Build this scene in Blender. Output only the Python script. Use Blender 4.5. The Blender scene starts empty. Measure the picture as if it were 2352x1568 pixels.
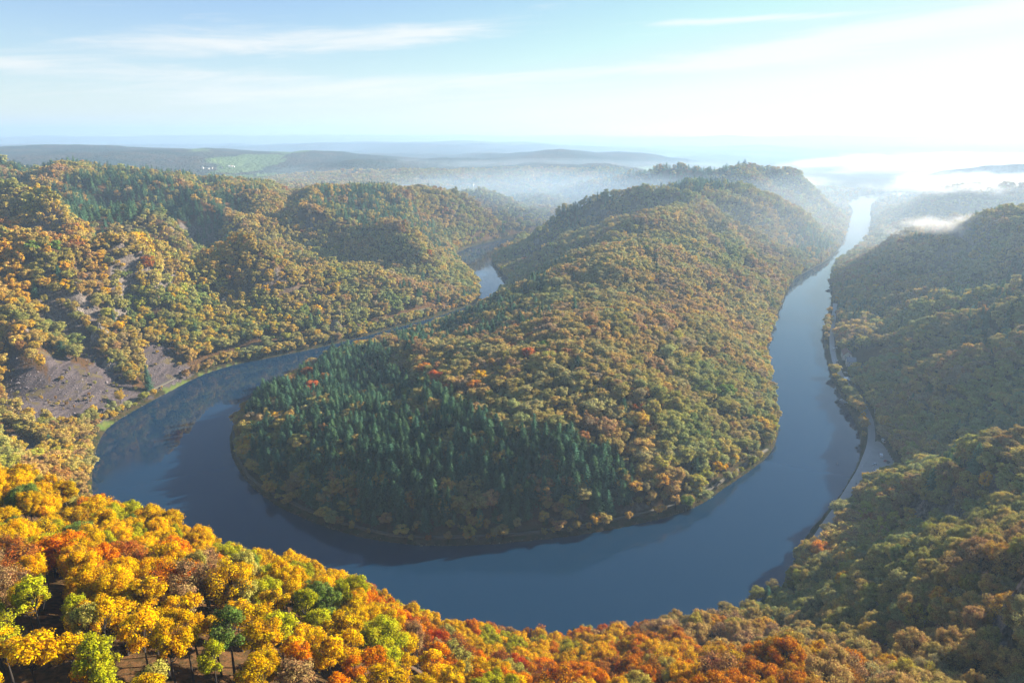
import bpy, math, random
import numpy as np
from mathutils import Vector, Matrix
R = math.radians
SC = bpy.context.scene
C = SC.collection
rng = np.random.default_rng(7)
random.seed(7)

# ---------------------------------------------------------------- camera, sky, sun, exposure
HAZE = 0.00011
HC = 280.0                                  # the drone hovers 280 m above the river
FPX, CX, CY = 1568.0, 1176.0, 784.0
PITCH = math.atan((CY - 304.0) / FPX)
cam_d = bpy.data.cameras.new('camera'); cam_d.sensor_width = 36; cam_d.lens = 24
cam_d.clip_start = 1; cam_d.clip_end = 120000
cam = bpy.data.objects.new('camera', cam_d); C.objects.link(cam)
cam.location = (0, 0, HC); cam.rotation_euler = (math.pi / 2 - PITCH, 0, 0)
SC.camera = cam
SUN_EL, SUN_AZ = R(21.5), R(62)               # azimuth to the right of the view
w = bpy.data.worlds.new('World'); SC.world = w; w.use_nodes = True
nt = w.node_tree; nt.nodes.clear()
L = nt.links.new
def N(tree, t, **k):
    n = tree.nodes.new(t)
    for a, b in k.items(): setattr(n, a, b)
    return n
out = N(nt, 'ShaderNodeOutputWorld'); bg = N(nt, 'ShaderNodeBackground'); L(bg.outputs[0], out.inputs[0])
sky = N(nt, 'ShaderNodeTexSky', sky_type='NISHITA', sun_disc=False, sun_elevation=SUN_EL, sun_rotation=SUN_AZ,
        altitude=400, air_density=1.0, dust_density=0.25, ozone_density=3.0)
# thin cirrus bands: stretched noise looked up where the view direction meets a high flat layer
tc = N(nt, 'ShaderNodeTexCoord'); sx = N(nt, 'ShaderNodeSeparateXYZ'); L(tc.outputs['Generated'], sx.inputs[0])
def M(tree, op, a, b=None, c=None, clamp=False):
    n = N(tree, 'ShaderNodeMath', operation=op); n.use_clamp = clamp
    for i, x in enumerate((a, b, c)):
        if x is None: continue
        if isinstance(x, (int, float)): n.inputs[i].default_value = x
        else: tree.links.new(x, n.inputs[i])
    return n.outputs[0]
azm = M(nt, 'ARCTAN2', sx.outputs[0], sx.outputs[1]); elv = M(nt, 'ARCSINE', sx.outputs[2])
def gauss(a0, e0, wa, we, tilt, amp):
    da = M(nt, 'SUBTRACT', azm, a0); de = M(nt, 'SUBTRACT', M(nt, 'SUBTRACT', elv, e0), M(nt, 'MULTIPLY', da, tilt))
    q = M(nt, 'ADD', M(nt, 'POWER', M(nt, 'ABSOLUTE', M(nt, 'DIVIDE', da, wa)), 3), M(nt, 'POWER', M(nt, 'ABSOLUTE', M(nt, 'DIVIDE', de, we)), 2))
    return M(nt, 'MULTIPLY', M(nt, 'EXPONENT', M(nt, 'MULTIPLY', q, -1)), amp)
cov = None
for g_ in [(-.27, .115, .26, .016, .06, 1.0), (-.42, .070, .20, .012, -.02, .7), (-.62, .073, .06, .006, 0, .6), (.50, .118, .26, .015, .10, 1.05), (.30, .137, .13, .005, .01, 1.0), (.15, .080, .45, .010, .06, .75), (-.72, .141, .035, .004, -.1, .8), (-.1, .045, .8, .018, 0, .5),
           (.9, .16, .25, .03, .1, 1.2), (-1.1, .12, .25, .02, .1, 1.0)]:
    q = gauss(*g_); cov = q if cov is None else M(nt, 'ADD', cov, q)
cb = N(nt, 'ShaderNodeCombineXYZ'); L(M(nt, 'MULTIPLY', azm, 3.0), cb.inputs[0]); L(M(nt, 'SUBTRACT', M(nt, 'MULTIPLY', elv, 34.0), M(nt, 'MULTIPLY', azm, 2.2)), cb.inputs[1])
n1 = N(nt, 'ShaderNodeTexNoise'); L(cb.outputs[0], n1.inputs[0]); n1.inputs['Scale'].default_value = 1.5
n1.inputs['Detail'].default_value = 12; n1.inputs['Roughness'].default_value = 0.68; n1.inputs['Distortion'].default_value = 0.5
cr = N(nt, 'ShaderNodeMapRange', interpolation_type='SMOOTHSTEP'); L(M(nt, 'ADD', M(nt, 'MULTIPLY', cov, 0.42), M(nt, 'MULTIPLY', n1.outputs[0], 1.0)), cr.inputs[0])
cr.inputs[1].default_value = 0.56; cr.inputs[2].default_value = 0.98; cr.inputs[4].default_value = 0.85
sc2 = N(nt, 'ShaderNodeMix', data_type='RGBA', blend_type='MULTIPLY'); sc2.inputs[0].default_value = 1
cap = N(nt, 'ShaderNodeMix', data_type='RGBA', blend_type='DARKEN'); cap.inputs[0].default_value = 1; L(sky.outputs[0], cap.inputs[6]); cap.inputs[7].default_value = (6.1, 5.4, 4.95, 1)
L(cap.outputs[2], sc2.inputs[6]); sc2.inputs[7].default_value = (0.92, 0.98, 1.05, 1)
hz = N(nt, 'ShaderNodeMix', data_type='RGBA'); L(M(nt, 'MULTIPLY', M(nt, 'EXPONENT', M(nt, 'MULTIPLY', M(nt, 'ABSOLUTE', elv), -11.0)), 0.62), hz.inputs[0]); L(sc2.outputs[2], hz.inputs[6]); hz.inputs[7].default_value = (5.0, 5.15, 5.1, 1)
mx = N(nt, 'ShaderNodeMix', data_type='RGBA'); L(cr.outputs[0], mx.inputs[0])
L(hz.outputs[2], mx.inputs[6]); mx.inputs[7].default_value = (5.6, 5.7, 5.6, 1)
L(mx.outputs[2], bg.inputs[0]); bg.inputs[1].default_value = 0.0485
sun_d = bpy.data.lights.new('sun', 'SUN'); sun_d.energy = 5.0; sun_d.angle = R(0.5); sun_d.color = (1, 0.87, 0.70)
sun = bpy.data.objects.new('sun', sun_d); C.objects.link(sun)
sdir = Vector((math.sin(SUN_AZ) * math.cos(SUN_EL), math.cos(SUN_AZ) * math.cos(SUN_EL), math.sin(SUN_EL)))
sun.rotation_euler = sdir.to_track_quat('Z', 'Y').to_euler()
SC.view_settings.view_transform = 'Standard'; SC.view_settings.look = 'None'
SC.view_settings.exposure = 1.83; SC.view_settings.gamma = 1; SC.view_settings.use_curve_mapping = False
cy = SC.cycles
cy.max_bounces = 5; cy.diffuse_bounces = 2; cy.glossy_bounces = 2; cy.transmission_bounces = 3; cy.transparent_max_bounces = 8; cy.volume_bounces = 1
cy.use_denoising = True

# ---------------------------------------------------------------- helpers
def ray(u, v):
    """direction of the line of sight through a point of the photograph (2352 x 1568)"""
    a, b = (u - CX) / FPX, (CY - v) / FPX
    return np.array((a, math.cos(PITCH) + b * math.sin(PITCH), -math.sin(PITCH) + b * math.cos(PITCH)))
def at_z(u, v, z=0.0):
    d = ray(u, v); t = (HC - z) / -d[2]
    return (d[0] * t, d[1] * t)
def at_y(u, v, y):
    d = ray(u, v); t = y / d[1]
    return (d[0] * t, y, HC + d[2] * t)
def to_px(p):
    p = np.asarray(p, float); x, y, z = p[..., 0], p[..., 1], p[..., 2] - HC
    f = y * math.cos(PITCH) - z * math.sin(PITCH); up = y * math.sin(PITCH) + z * math.cos(PITCH)
    f = np.where(f > 1, f, 1e9)
    return CX + FPX * x / f, CY - FPX * up / f
def tag(o, label=None, cat=None, group=None, kind=None):
    if label: o['label'] = label
    if cat: o['category'] = cat
    if group: o['group'] = group
    if kind: o['kind'] = kind
    return o
def empty(name, loc, rz=0.0, sc=1.0):
    o = bpy.data.objects.new(name, None); C.objects.link(o)
    o.location = loc; o.rotation_euler = (0, 0, rz); o.scale = (sc, sc, sc) if isinstance(sc, (int, float)) else sc
    o.empty_display_size = 0.5
    return o
def link(name, me, parent=None, mat=None):
    if mat is not None and not me.materials: me.materials.append(mat)
    o = bpy.data.objects.new(name, me); C.objects.link(o); o.parent = parent
    return o
def np_mesh(name, V, F, mat=None, smooth=False, mi=None):
    """V (n,3), F (m,k) with one face size, or a list of such arrays"""
    me = bpy.data.meshes.new(name)
    Fs = F if isinstance(F, list) else [F]
    Fs = [f for f in Fs if len(f)]
    me.vertices.add(len(V)); me.vertices.foreach_set('co', np.asarray(V, np.float32).ravel())
    loops = np.concatenate([f.ravel() for f in Fs]).astype(np.int32)
    sizes = np.concatenate([np.full(len(f), f.shape[1]) for f in Fs])
    me.loops.add(len(loops)); me.loops.foreach_set('vertex_index', loops)
    me.polygons.add(len(sizes)); st = np.concatenate(([0], np.cumsum(sizes)[:-1])).astype(np.int32)
    me.polygons.foreach_set('loop_start', st)
    if mat is not None:
        for m in (mat if isinstance(mat, list) else [mat]): me.materials.append(m)
    if mi is not None: me.polygons.foreach_set('material_index', np.asarray(mi, np.int32))
    me.polygons.foreach_set('use_smooth', np.full(len(sizes), smooth))
    me.update(calc_edges=True); me.validate()
    return me
class MB:
    """collects boxes, tubes and plates into one mesh"""
    def __init__(s): s.v = []; s.f = []
    def add(s, vs, fs):
        k = len(s.v); s.v += [tuple(map(float, p)) for p in vs]; s.f += [tuple(i + k for i in f) for f in fs]; return s
    def box(s, c, d, rz=0.0):
        x, y, z = (q / 2 for q in d); ca, sa = math.cos(rz), math.sin(rz); vs = []
        for k in (-z, z):
            for i, j in ((-x, -y), (x, -y), (x, y), (-x, y)): vs.append((c[0] + i * ca - j * sa, c[1] + i * sa + j * ca, c[2] + k))
        return s.add(vs, [(3, 2, 1, 0), (4, 5, 6, 7), (0, 1, 5, 4), (1, 2, 6, 5), (2, 3, 7, 6), (3, 0, 4, 7)])
    def prism(s, prof, x0, x1):
        """profile in (y, z), extruded along x"""
        n = len(prof); vs = [(x0, a, b) for a, b in prof] + [(x1, a, b) for a, b in prof]
        return s.add(vs, [tuple(range(n))[::-1], tuple(range(n, 2 * n))] + [(i, (i + 1) % n, (i + 1) % n + n, i + n) for i in range(n)])
    def tube(s, pts, rad, n=6):
        pts = [Vector(p) for p in pts]; k0 = len(s.v); rad = rad if hasattr(rad, '__len__') else [rad] * len(pts)
        for i, p in enumerate(pts):
            d = (pts[min(i + 1, len(pts) - 1)] - pts[max(i - 1, 0)]).normalized()
            a = d.cross(Vector((0.3, 0.9, 0.1)) if abs(d.z) > 0.9 else Vector((0, 0, 1))).normalized(); b = d.cross(a)
            for j in range(n):
                t = 2 * math.pi * j / n; q = p + (a * math.cos(t) + b * math.sin(t)) * rad[i]; s.v.append(tuple(q))
        for i in range(len(pts) - 1):
            for j in range(n):
                a_, b_ = k0 + i * n + j, k0 + i * n + (j + 1) % n; s.f.append((a_, b_, b_ + n, a_ + n))
        s.f.append(tuple(k0 + j for j in range(n))[::-1]); s.f.append(tuple(k0 + (len(pts) - 1) * n + j for j in range(n)))
        return s
    def mesh(s, name, mat=None, smooth=False, bevel=0.0):
        me = bpy.data.meshes.new(name); me.from_pydata(s.v, [], s.f)
        if bevel:
            import bmesh
            b = bmesh.new(); b.from_mesh(me); bmesh.ops.bevel(b, geom=list(b.edges), offset=bevel, segments=2, affect='EDGES', clamp_overlap=True); b.to_mesh(me); b.free()
        if mat: me.materials.append(mat)
        if smooth: me.polygons.foreach_set('use_smooth', [True] * len(me.polygons))
        me.update(); return me
    def build(s, name, mat=None, parent=None, smooth=False, bevel=0.0): return link(name, s.mesh(name, mat, smooth, bevel), parent)
# lattice noise
_P = np.random.default_rng(11).random((256, 256))
def vnoise(x, y):
    xi = np.floor(x).astype(int); yi = np.floor(y).astype(int); fx = x - xi; fy = y - yi
    fx = fx * fx * (3 - 2 * fx); fy = fy * fy * (3 - 2 * fy)
    a = _P[xi & 255, yi & 255]; b = _P[(xi + 1) & 255, yi & 255]; c = _P[xi & 255, (yi + 1) & 255]; d = _P[(xi + 1) & 255, (yi + 1) & 255]
    return (a * (1 - fx) + b * fx) * (1 - fy) + (c * (1 - fx) + d * fx) * fy
def fbm(x, y, oct=4, gain=0.5):
    s = 0; a = 1; n = 0
    for i in range(oct):
        s = s + a * vnoise(x * 2 ** i + 17.3 * i, y * 2 ** i + 31.7 * i); n += a; a *= gain
    return s / n
def sst(x, a, b):
    t = np.clip((x - a) / (b - a), 0, 1); return t * t * (3 - 2 * t)
def seg_dist(x, y, pl):
    """distance of points to a polyline"""
    d = np.full(x.shape, 1e18)
    for (ax, ay), (bx, by) in zip(pl[:-1], pl[1:]):
        vx, vy = bx - ax, by - ay; t = np.clip(((x - ax) * vx + (y - ay) * vy) / (vx * vx + vy * vy + 1e-9), 0, 1)
        d = np.minimum(d, (x - ax - t * vx) ** 2 + (y - ay - t * vy) ** 2)
    return np.sqrt(d)
def inside(x, y, poly):
    r = np.zeros(x.shape, bool); n = len(poly)
    for i in range(n):
        x1, y1 = poly[i]; x2, y2 = poly[(i + 1) % n]
        if y1 == y2: continue
        c = ((y1 > y) != (y2 > y)) & (x < (x2 - x1) * (y - y1) / (y2 - y1) + x1); r ^= c
    return r
def smooth_line(pts, it=2):
    """Chaikin corner cutting, ends kept"""
    p = [np.array(q, float) for q in pts]
    for _ in range(it):
        q = [p[0]]
        for a, b in zip(p[:-1], p[1:]): q += [a * .75 + b * .25, a * .25 + b * .75]
        p = q + [p[-1]]
    return [tuple(a) for a in p]

# ---------------------------------------------------------------- the lie of the land
# river banks on the ground plane; outer bank = left / near shore, inner bank = the wooded peninsula
outer_px = [(1040, 590), (1085, 630), (1104, 662), (1100, 693), (1040, 716), (950, 742), (850, 769), (740, 797), (600, 826), (540, 836), (460, 861),
            (400, 893), (330, 930), (260, 970), (232, 1000), (213, 1050)]
outer = [(250, 2160), (60, 1960), (-60, 1830), (-128, 1700)] + [at_z(*p) for p in outer_px] + \
        [(-345, 500), (-318, 455), (-275, 412), (-215, 375), (-150, 345), (-60, 322), (30, 316), (110, 332)] + \
        [at_z(*p) for p in [(1800, 1355), (1830, 1290), (1850, 1232), (1890, 1188), (1930, 1140), (1958, 1092), (1975, 1060), (1980, 1000), (1960, 960), (1932, 908),
                            (1905, 860), (1890, 780), (1900, 730), (1915, 675), (1906, 640), (1915, 608), (1960, 576), (1996, 546), (2002, 512), (1998, 480)]] + \
        [(1560, 3000), (1900, 3300), (2500, 3500)]
inner = [(330, 2110), (150, 1920), (20, 1800), (-40, 1660)] + [at_z(*p) for p in [(1128, 600), (1150, 630), (1178, 648)]] + \
        [(-22, 1224), (-42, 1118), (-74, 1016), (-123, 943), (-189, 879), (-243, 803), (-268, 728), (-279, 664)] + \
        [at_z(*p) for p in [(528, 990), (528, 1040), (560, 1100), (620, 1152), (700, 1192), (800, 1227), (900, 1246), (985, 1253), (1100, 1251), (1200, 1243), (1350, 1226),
                            (1500, 1196), (1600, 1166), (1660, 1122), (1720, 1082), (1768, 1045), (1785, 1010), (1788, 960), (1780, 920), (1765, 850), (1757, 810), (1775, 750),
                            (1796, 690), (1820, 643), (1852, 623), (1900, 600), (1935, 562), (1946, 525), (1954, 500), (1962, 480)]] + \
        [(1460, 3060), (1850, 3400), (2450, 3620)]
outer = smooth_line(outer, 2); inner = smooth_line(inner, 2)
river_poly = outer + inner[::-1]
T = 21.0            # height of the wood above its ground
ctl = []
def Z(u, v, z): x, y = at_z(u, v, z + T); ctl.append((x, y, z))            # canopy seen here stands on ground of height z
def Y(u, v, y): x, y, z = at_y(u, v, y); ctl.append((x, y, max(z - T, 4)))  # canopy seen here is y metres ahead
def G(x, y, z): ctl.append((x, y, z))
def S(u, v, k):
    """canopy seen here stands on a slope that rises k metres per metre from the bank"""
    for z in np.arange(0, 200, 2.0):
        x, y = at_z(u, v, z + T)
        if z >= k * float(seg_dist(np.array([x]), np.array([y]), outer)[0]): break
    ctl.append((x, y, z))
for b in (outer, inner):
    for p in b[::3]: G(p[0], p[1], 0.5)
# left near ridge falling to the river bend
for q in [(0, 465, 180), (50, 474, 176), (100, 485, 172), (150, 497, 166), (200, 510, 158), (260, 516, 148), (330, 520, 136), (480, 555, 112), (600, 575, 95), (750, 590, 77), (850, 610, 60), (960, 650, 32)]: Z(*q)
for q in [(0, 650, .52), (0, 750, .5), (0, 850, .45), (0, 950, .4), (120, 720, .52), (100, 860, .42), (200, 880, .42), (150, 950, .35), (270, 600, .52), (300, 680, .55), (250, 780, .5), (360, 780, .55),
          (420, 640, .55), (450, 740, .58), (560, 660, .58), (580, 740, .6), (700, 660, .55), (720, 730, .6), (850, 690, .5)]: S(*q)
G(-700, 660, 150); G(-900, 900, 205); G(-620, 480, 110); G(-500, 430, 95); G(-1100, 900, 215); G(-750, 500, 170)
# gully behind it, then the second spur
for p in [(-300, 1195, 26), (-410, 1225, 48), (-540, 1240, 74), (-680, 1270, 100), (-850, 1290, 135)]: G(*p)
for q in [(560, 500, 122), (640, 460, 132), (700, 478, 118), (800, 490, 106), (860, 505, 95), (950, 535, 72), (1000, 560, 48), (1040, 592, 20), (1080, 632, 8)]: Z(*q)
for u, v, ym, yf, zc in [(0, 447, 1020, 1250, 180), (100, 468, 960, 1220, 172), (200, 492, 930, 1180, 158), (265, 498, 960, 1180, 148), (330, 502, 1010, 1190, 136), (400, 520, 1060, 1220, 124), (480, 537, 1110, 1250, 112)]:
    G(at_y(u, v, ym)[0], ym, zc - 52); Y(u, v, yf)
# upper left plateau
for q in [(0, 364, 206), (120, 369, 202), (200, 374, 195), (300, 381, 187), (400, 400, 172), (470, 408, 164), (560, 414, 150), (640, 416, 144), (720, 430, 130),
          (760, 425, 142), (830, 421, 146), (900, 428, 130)]: Z(*q)
for q in [(0, 420, 190), (100, 440, 178), (200, 440, 170), (300, 450, 160), (400, 450, 150), (500, 440, 145), (100, 395, 198), (300, 405, 178)]: Z(*q)
G(-1500, 2600, 125); G(-900, 2500, 56); G(-1200, 2450, 95); G(-2200, 2000, 205); G(-450, 2250, 50); G(-650, 2250, 55); G(-250, 2300, 45); G(-600, 2900, 40); G(-1400, 3000, 80); G(-1500, 1200, 225)
# hill behind the left arm
for q in [(930, 436, 122), (1000, 438, 112), (1070, 440, 102), (1147, 434, 98), (1200, 436, 90), (1248, 440, 80), (1308, 453, 66)]: Z(*q)
for q in [(1020, 500, 62), (1100, 510, 52), (1174, 521, 26), (960, 480, 86), (1120, 470, 78)]: Z(*q)
G(100, 2450, 40); G(-200, 2500, 45); G(400, 2500, 40); G(450, 2250, 30)
# shaded spur and the castle top, the long back of the peninsula
for q in [(1470, 436, 134), (1400, 441, 130), (1340, 446, 122), (1290, 470, 100), (1240, 500, 80), (1190, 535, 44), (1150, 565, 12)]: Z(*q)
for q in [(1400, 522, 96), (1340, 560, 86), (1290, 590, 76), (1240, 622, 66), (1180, 652, 50), (1080, 706, 32), (960, 746, 22), (860, 772, 17), (760, 797, 14), (690, 832, 14), (590, 884, 12)]: Z(*q)
for p in [(60, 1380, 34), (20, 1290, 18), (120, 1450, 62), (60, 600, 72), (105, 700, 76), (140, 800, 86), (175, 950, 96), (205, 1100, 104), (240, 1300, 114), (285, 1480, 126),
          (-120, 620, 34), (-60, 540, 50), (-50, 700, 50), (20, 860, 58), (-90, 800, 30), (-200, 660, 16), (130, 540, 50), (200, 620, 34), (240, 740, 44), (260, 860, 44), (370, 1100, 60), (440, 1260, 58), (500, 1500, 72), (420, 1400, 98),
          (-130, 500, 26), (-190, 560, 20), (-100, 462, 22), (-60, 450, 20), (-10, 460, 30), (45, 468, 32), (90, 482, 30), (0, 500, 50), (60, 520, 54)]: G(*p)
for q in [(1200, 600, 1500), (1250, 588, 1480), (1300, 560, 1500), (1350, 520, 1540), (1400, 482, 1560), (1300, 500, 1640), (1220, 550, 1580)]: Y(*q)
G(110, 1255, 44); G(65, 1200, 24)
# knoll and long hill behind the castle
for q in [(1540, 425, 145), (1600, 403, 152), (1650, 410, 150), (1700, 425, 138), (1760, 443, 118), (1810, 465, 98), (1860, 492, 70), (1900, 522, 40), (1935, 548, 10)]: Z(*q)
for q in [(1380, 396, 128), (1450, 381, 150), (1520, 376, 160), (1600, 372, 166), (1700, 373, 164), (1800, 385, 152), (1845, 400, 130), (1880, 430, 96), (1930, 470, 40), (1250, 432, 50), (1310, 412, 95)]: Z(*q)
G(820, 2080, 78); G(600, 2200, 118); G(950, 2050, 36); G(700, 1600, 30); G(620, 1450, 26)
# right side: spur A, spur B, spur C, spur D from far to near
for q in [(2352, 496, 132), (2270, 498, 124), (2200, 502, 114), (2140, 508, 102), (2090, 520, 84), (2040, 547, 56), (1980, 580, 20), (1935, 602, 6)]: Z(*q)
for q in [(2352, 560, 100), (2200, 570, 72), (2100, 600, 50), (2000, 640, 26), (2352, 610, 84), (2200, 640, 52)]: Z(*q)
for q in [(2352, 652, 110), (2250, 668, 86), (2150, 702, 56), (2080, 740, 34), (2010, 790, 10)]: Z(*q)
for q in [(2352, 740, 86), (2200, 790, 50), (2100, 830, 24), (2352, 850, 56), (2200, 900, 30), (2100, 950, 12), (2040, 900, 5), (2050, 1000, 3), (2352, 930, 40)]: Z(*q)
for q in [(2352, 968, 98), (2250, 1002, 76), (2150, 1066, 44), (2080, 1098, 24)]: Z(*q)
for q in [(2250, 1135, 52), (2150, 1150, 34), (2020, 1170, 10), (1960, 1200, 6)]: Z(*q)
for q in [(2352, 1195, 115), (2250, 1215, 92), (2180, 1228, 78), (2060, 1262, 52), (1960, 1312, 30), (1880, 1350, 14)]: Z(*q)
for q in [(2352, 1350, 128), (2200, 1400, 104), (2000, 1400, 62), (1900, 1450, 54), (1700, 1420, 34), (2352, 1500, 122), (2100, 1520, 108), (1850, 1530, 86), (1650, 1500, 70)]: Z(*q)
G(1100, 1300, 170); G(900, 900, 165); G(800, 650, 150); G(600, 480, 130); G(560, 300, 160); G(420, 200, 165); G(700, 0, 180); G(300, 60, 160)
G(292, 540, 2.5); G(318, 560, 3); G(308, 500, 3)
for q in [(2000, 1085, 2.5), (2040, 1090, 3)]: x, y = at_z(q[0], q[1], 2); G(x, y, q[2])
# hills E and F beyond the far bend
for q in [(2352, 431, 112), (2280, 428, 114), (2200, 427, 112), (2120, 436, 84), (2060, 458, 40), (2020, 480, 12)]: Z(*q)
for q in [(2100, 500, 40), (2352, 480, 60)]: Z(*q)
Y(2352, 364, 3600); Y(2290, 372, 3600); Y(2230, 384, 3700)
G(1500, 1700, 70); G(1100, 1650, 70); G(2200, 2300, 130)
# near slope below the drone
for q in [(0, 1045, 147), (100, 1078, 145), (200, 1118, 142), (280, 1160, 138), (420, 1220, 132), (500, 1248, 127), (650, 1262, 127), (800, 1280, 124), (900, 1352, 120), (960, 1390, 117),
          (1060, 1438, 106), (1200, 1450, 98), (1340, 1462, 86), (1440, 1480, 78), (1480, 1450, 56), (1560, 1425, 44), (1640, 1400, 36)]: Z(q[0], q[1], q[2] - (6 if q[0] < 1500 else 0))
for p in [(0, 0, 172), (-120, 60, 174), (-60, 110, 169), (-130, 150, 162), (-42, 150, 141), (27, 160, 114), (32, 190, 90), (9, 160, 118), (11, 190, 94), (-9, 160, 120), (-11, 190, 96), (-24, 160, 128), (-29, 190, 105), (-45, 162, 142), (-54, 190, 122), (40, 110, 146), (80, 160, 122), (110, 100, 146), (160, 130, 132), (-250, 150, 170), (-250, 280, 100), (-330, 330, 92), (-420, 300, 120),
          (-180, 280, 92), (-110, 270, 76), (-40, 250, 62), (30, 262, 30), (90, 262, 28), (150, 290, 28), (-500, 150, 165), (0, -200, 176), (-400, -200, 178), (400, -200, 178), (-800, 200, 190)]: G(*p)
# distant ranges
L2 = [(0, 340), (100, 334), (240, 331), (330, 337), (400, 344), (440, 340), (480, 337), (530, 346), (620, 346), (680, 337), (725, 333), (790, 336), (850, 345), (950, 350), (1080, 356), (1190, 347), (1290, 333), (1345, 345), (1450, 352)]
for u, v in L2: Y(u, v + 1, 5200)
for u, v in [(-300, 340), (-700, 338)]: Y(u, v, 5200)
for u, v in [(0, 352), (120, 350), (250, 350), (400, 360), (480, 362), (560, 385), (700, 383), (820, 362), (900, 372), (1000, 385), (1100, 376), (1250, 372), (1400, 366)]: Y(u, v, 4100)
for u in range(-300, 1500, 160): x, y, z = at_y(u, 380, 3300); G(x, y, 40 + 25 * math.sin(u)); x, y, z = at_y(u, 380, 6600); G(x, y, 70)
for u, v in [(0, 343), (200, 342), (400, 341), (560, 336), (700, 332), (820, 330), (900, 326), (1080, 324), (1180, 328), (1260, 330), (1350, 331), (1500, 334), (1620, 338), (1760, 333), (1850, 338), (2000, 338), (2200, 335)]: Y(u, v, 8800)
for u in range(-300, 2800, 200): x, y, z = at_y(u, 380, 11000); G(x, y, 90)
L4 = [(-600, 338), (-200, 340), (0, 342), (300, 337), (450, 335), (560, 329), (640, 330), (740, 324), (800, 325), (900, 331), (1000, 328), (1200, 327), (1355, 327), (1375, 320), (1420, 316), (1600, 314), (1660, 312), (1750, 316), (1850, 312), (2000, 309),
      (2352, 308), (2700, 309), (3200, 312)]
for u, v in L4: Y(u, v + 0.5, 14000)
for u in range(-600, 3300, 300): x, y, z = at_y(u, 380, 19000); G(x, y, 150)
for x, y in [(1900, 3700), (2600, 4200), (1700, 4300), (2600, 5200), (3400, 4700), (1900, 5400), (3500, 6000), (2200, 6600), (1200, 4600), (4600, 5600), (4500, 7000)]: G(x, y, 12)
for x, y, z in [(-4000, 3000, 200), (-4000, 800, 210), (4500, 2500, 170), (5000, 500, 190), (-3000, -2000, 190), (3000, -2000, 190), (0, -3000, 190), (-9000, 0, 200), (9000, 0, 200), (0, -9000, 200)]: G(x, y, z)
ctl = np.array(ctl)
# drop near-duplicates
keep = []
for i in range(len(ctl)):
    if all((ctl[i, 0] - ctl[j, 0]) ** 2 + (ctl[i, 1] - ctl[j, 1]) ** 2 > 64 for j in keep): keep.append(i)
ctl = ctl[keep]; nc = len(ctl)
D = np.sqrt((ctl[:, None, 0] - ctl[None, :, 0]) ** 2 + (ctl[:, None, 1] - ctl[None, :, 1]) ** 2)
A = np.zeros((nc + 1, nc + 1)); A[:nc, :nc] = -D - np.eye(nc) * 2.0; A[:nc, nc] = 1; A[nc, :nc] = 1
sol = np.linalg.solve(A, np.concatenate((ctl[:, 2], [0])))
car_park = [at_z(*p) for p in [(1975, 1085), (1998, 1050), (2010, 1010), (2040, 1040), (2060, 1075), (2085, 1098), (2040, 1110), (2000, 1128), (1955, 1130)]]
road_px = [(1918, 700), (1913, 740), (1909, 790), (1915, 830), (1928, 862), (1948, 892), (1966, 915), (1985, 940), (1998, 970), (2002, 1000), (1999, 1030), (1990, 1055), (1978, 1085), (1962, 1112), (1945, 1140), (1925, 1172), (1905, 1200), (1885, 1230), (1860, 1270)]
road = smooth_line([at_z(*p) for p in road_px], 2)
def terrain(x, y):
    """ground height; also distance to the nearest bank (negative in the river)"""
    sh = x.shape; x = x.ravel(); y = y.ravel(); z = np.empty(len(x))
    for i in range(0, len(x), 20000):
        s = slice(i, i + 20000)
        d = np.sqrt((x[s, None] - ctl[None, :, 0]) ** 2 + (y[s, None] - ctl[None, :, 1]) ** 2)
        z[s] = sol[nc] - d @ sol[:nc]
    db = np.minimum(seg_dist(x, y, outer), seg_dist(x, y, inner)); riv = inside(x, y, river_poly)
    r = np.hypot(x, y); rd = seg_dist(x, y, road)
    fl = np.minimum(rd, np.where(inside(x, y, car_park), 0, 1e9)); fl = np.where(x > 0, fl, 1e9)
    nw = sst(db, 10, 110) * sst(r, 60, 400) * sst(fl, 8, 60)
    far = sst(r, 1500, 6000)
    rdg = 1 - np.abs(2 * fbm(x / 170 + 5, y / 170 + 9, 3) - 1) * 2.2
    n = (rdg - 0.74) * 38 * (1 - far) + (fbm(x / 60, y / 60, 3) - .5) * 9 * (1 - far) + ((fbm(x / 1100 + 3, y / 1100, 5) - 0.5) * 130 + (fbm(x / 330 + 3, y / 330, 3) - 0.5) * 30) * far * sst(z, 15, 60)
    rib = np.abs(np.sin(math.pi * ((x + y) * .707 + 55 * fbm(x / 120, y / 120, 2) + 0.25 * db - 20) / 165))
    left = (x < -90) & (y > 560) & (y < 1350)
    n = n * np.where(left, 0.55, 1) + np.where(left, (0.55 - rib) * 46 * sst(db, 20, 140), 0)
    lim = 0.5 + 0.3 * np.minimum(db, 9) + np.maximum(db - 6, 0) * np.where(y < 560, 1.15, 0.95)       # the steepest a bank may rise
    n = n * np.where((x > -300) & (x < 420) & (y < 1250) & (y > 400), 0.4, 1)
    z = np.minimum(z, lim + 0.15 * np.maximum(z - lim, 0)) + n * nw + (fbm(x / 9, y / 9, 2) - .5) * 1.2 * sst(fl, 4, 10)
    z = np.maximum(z, 0.4 + 0.25 * np.minimum(db, 8))
    z = z * sst(fl, 4, 30) + 2.4 * (1 - sst(fl, 4, 30))
    z = np.where(riv, -np.minimum(0.5 * db, 5.0), z)
    return z.reshape(sh), np.where(riv, -db, db).reshape(sh)
NA, NR = 1000, 860
az = np.concatenate((np.linspace(-180, -62, 60, endpoint=False), np.linspace(-62, 62, NA - 120, endpoint=False), np.linspace(62, 180, 60, endpoint=False)))
rr = np.concatenate(([8.0], np.geomspace(30, 24000, NR - 1)))
AZ, RR = np.meshgrid(np.radians(az), rr)
GX, GY = RR * np.sin(AZ), RR * np.cos(AZ)
GZ, GB = terrain(GX, GY)
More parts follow.
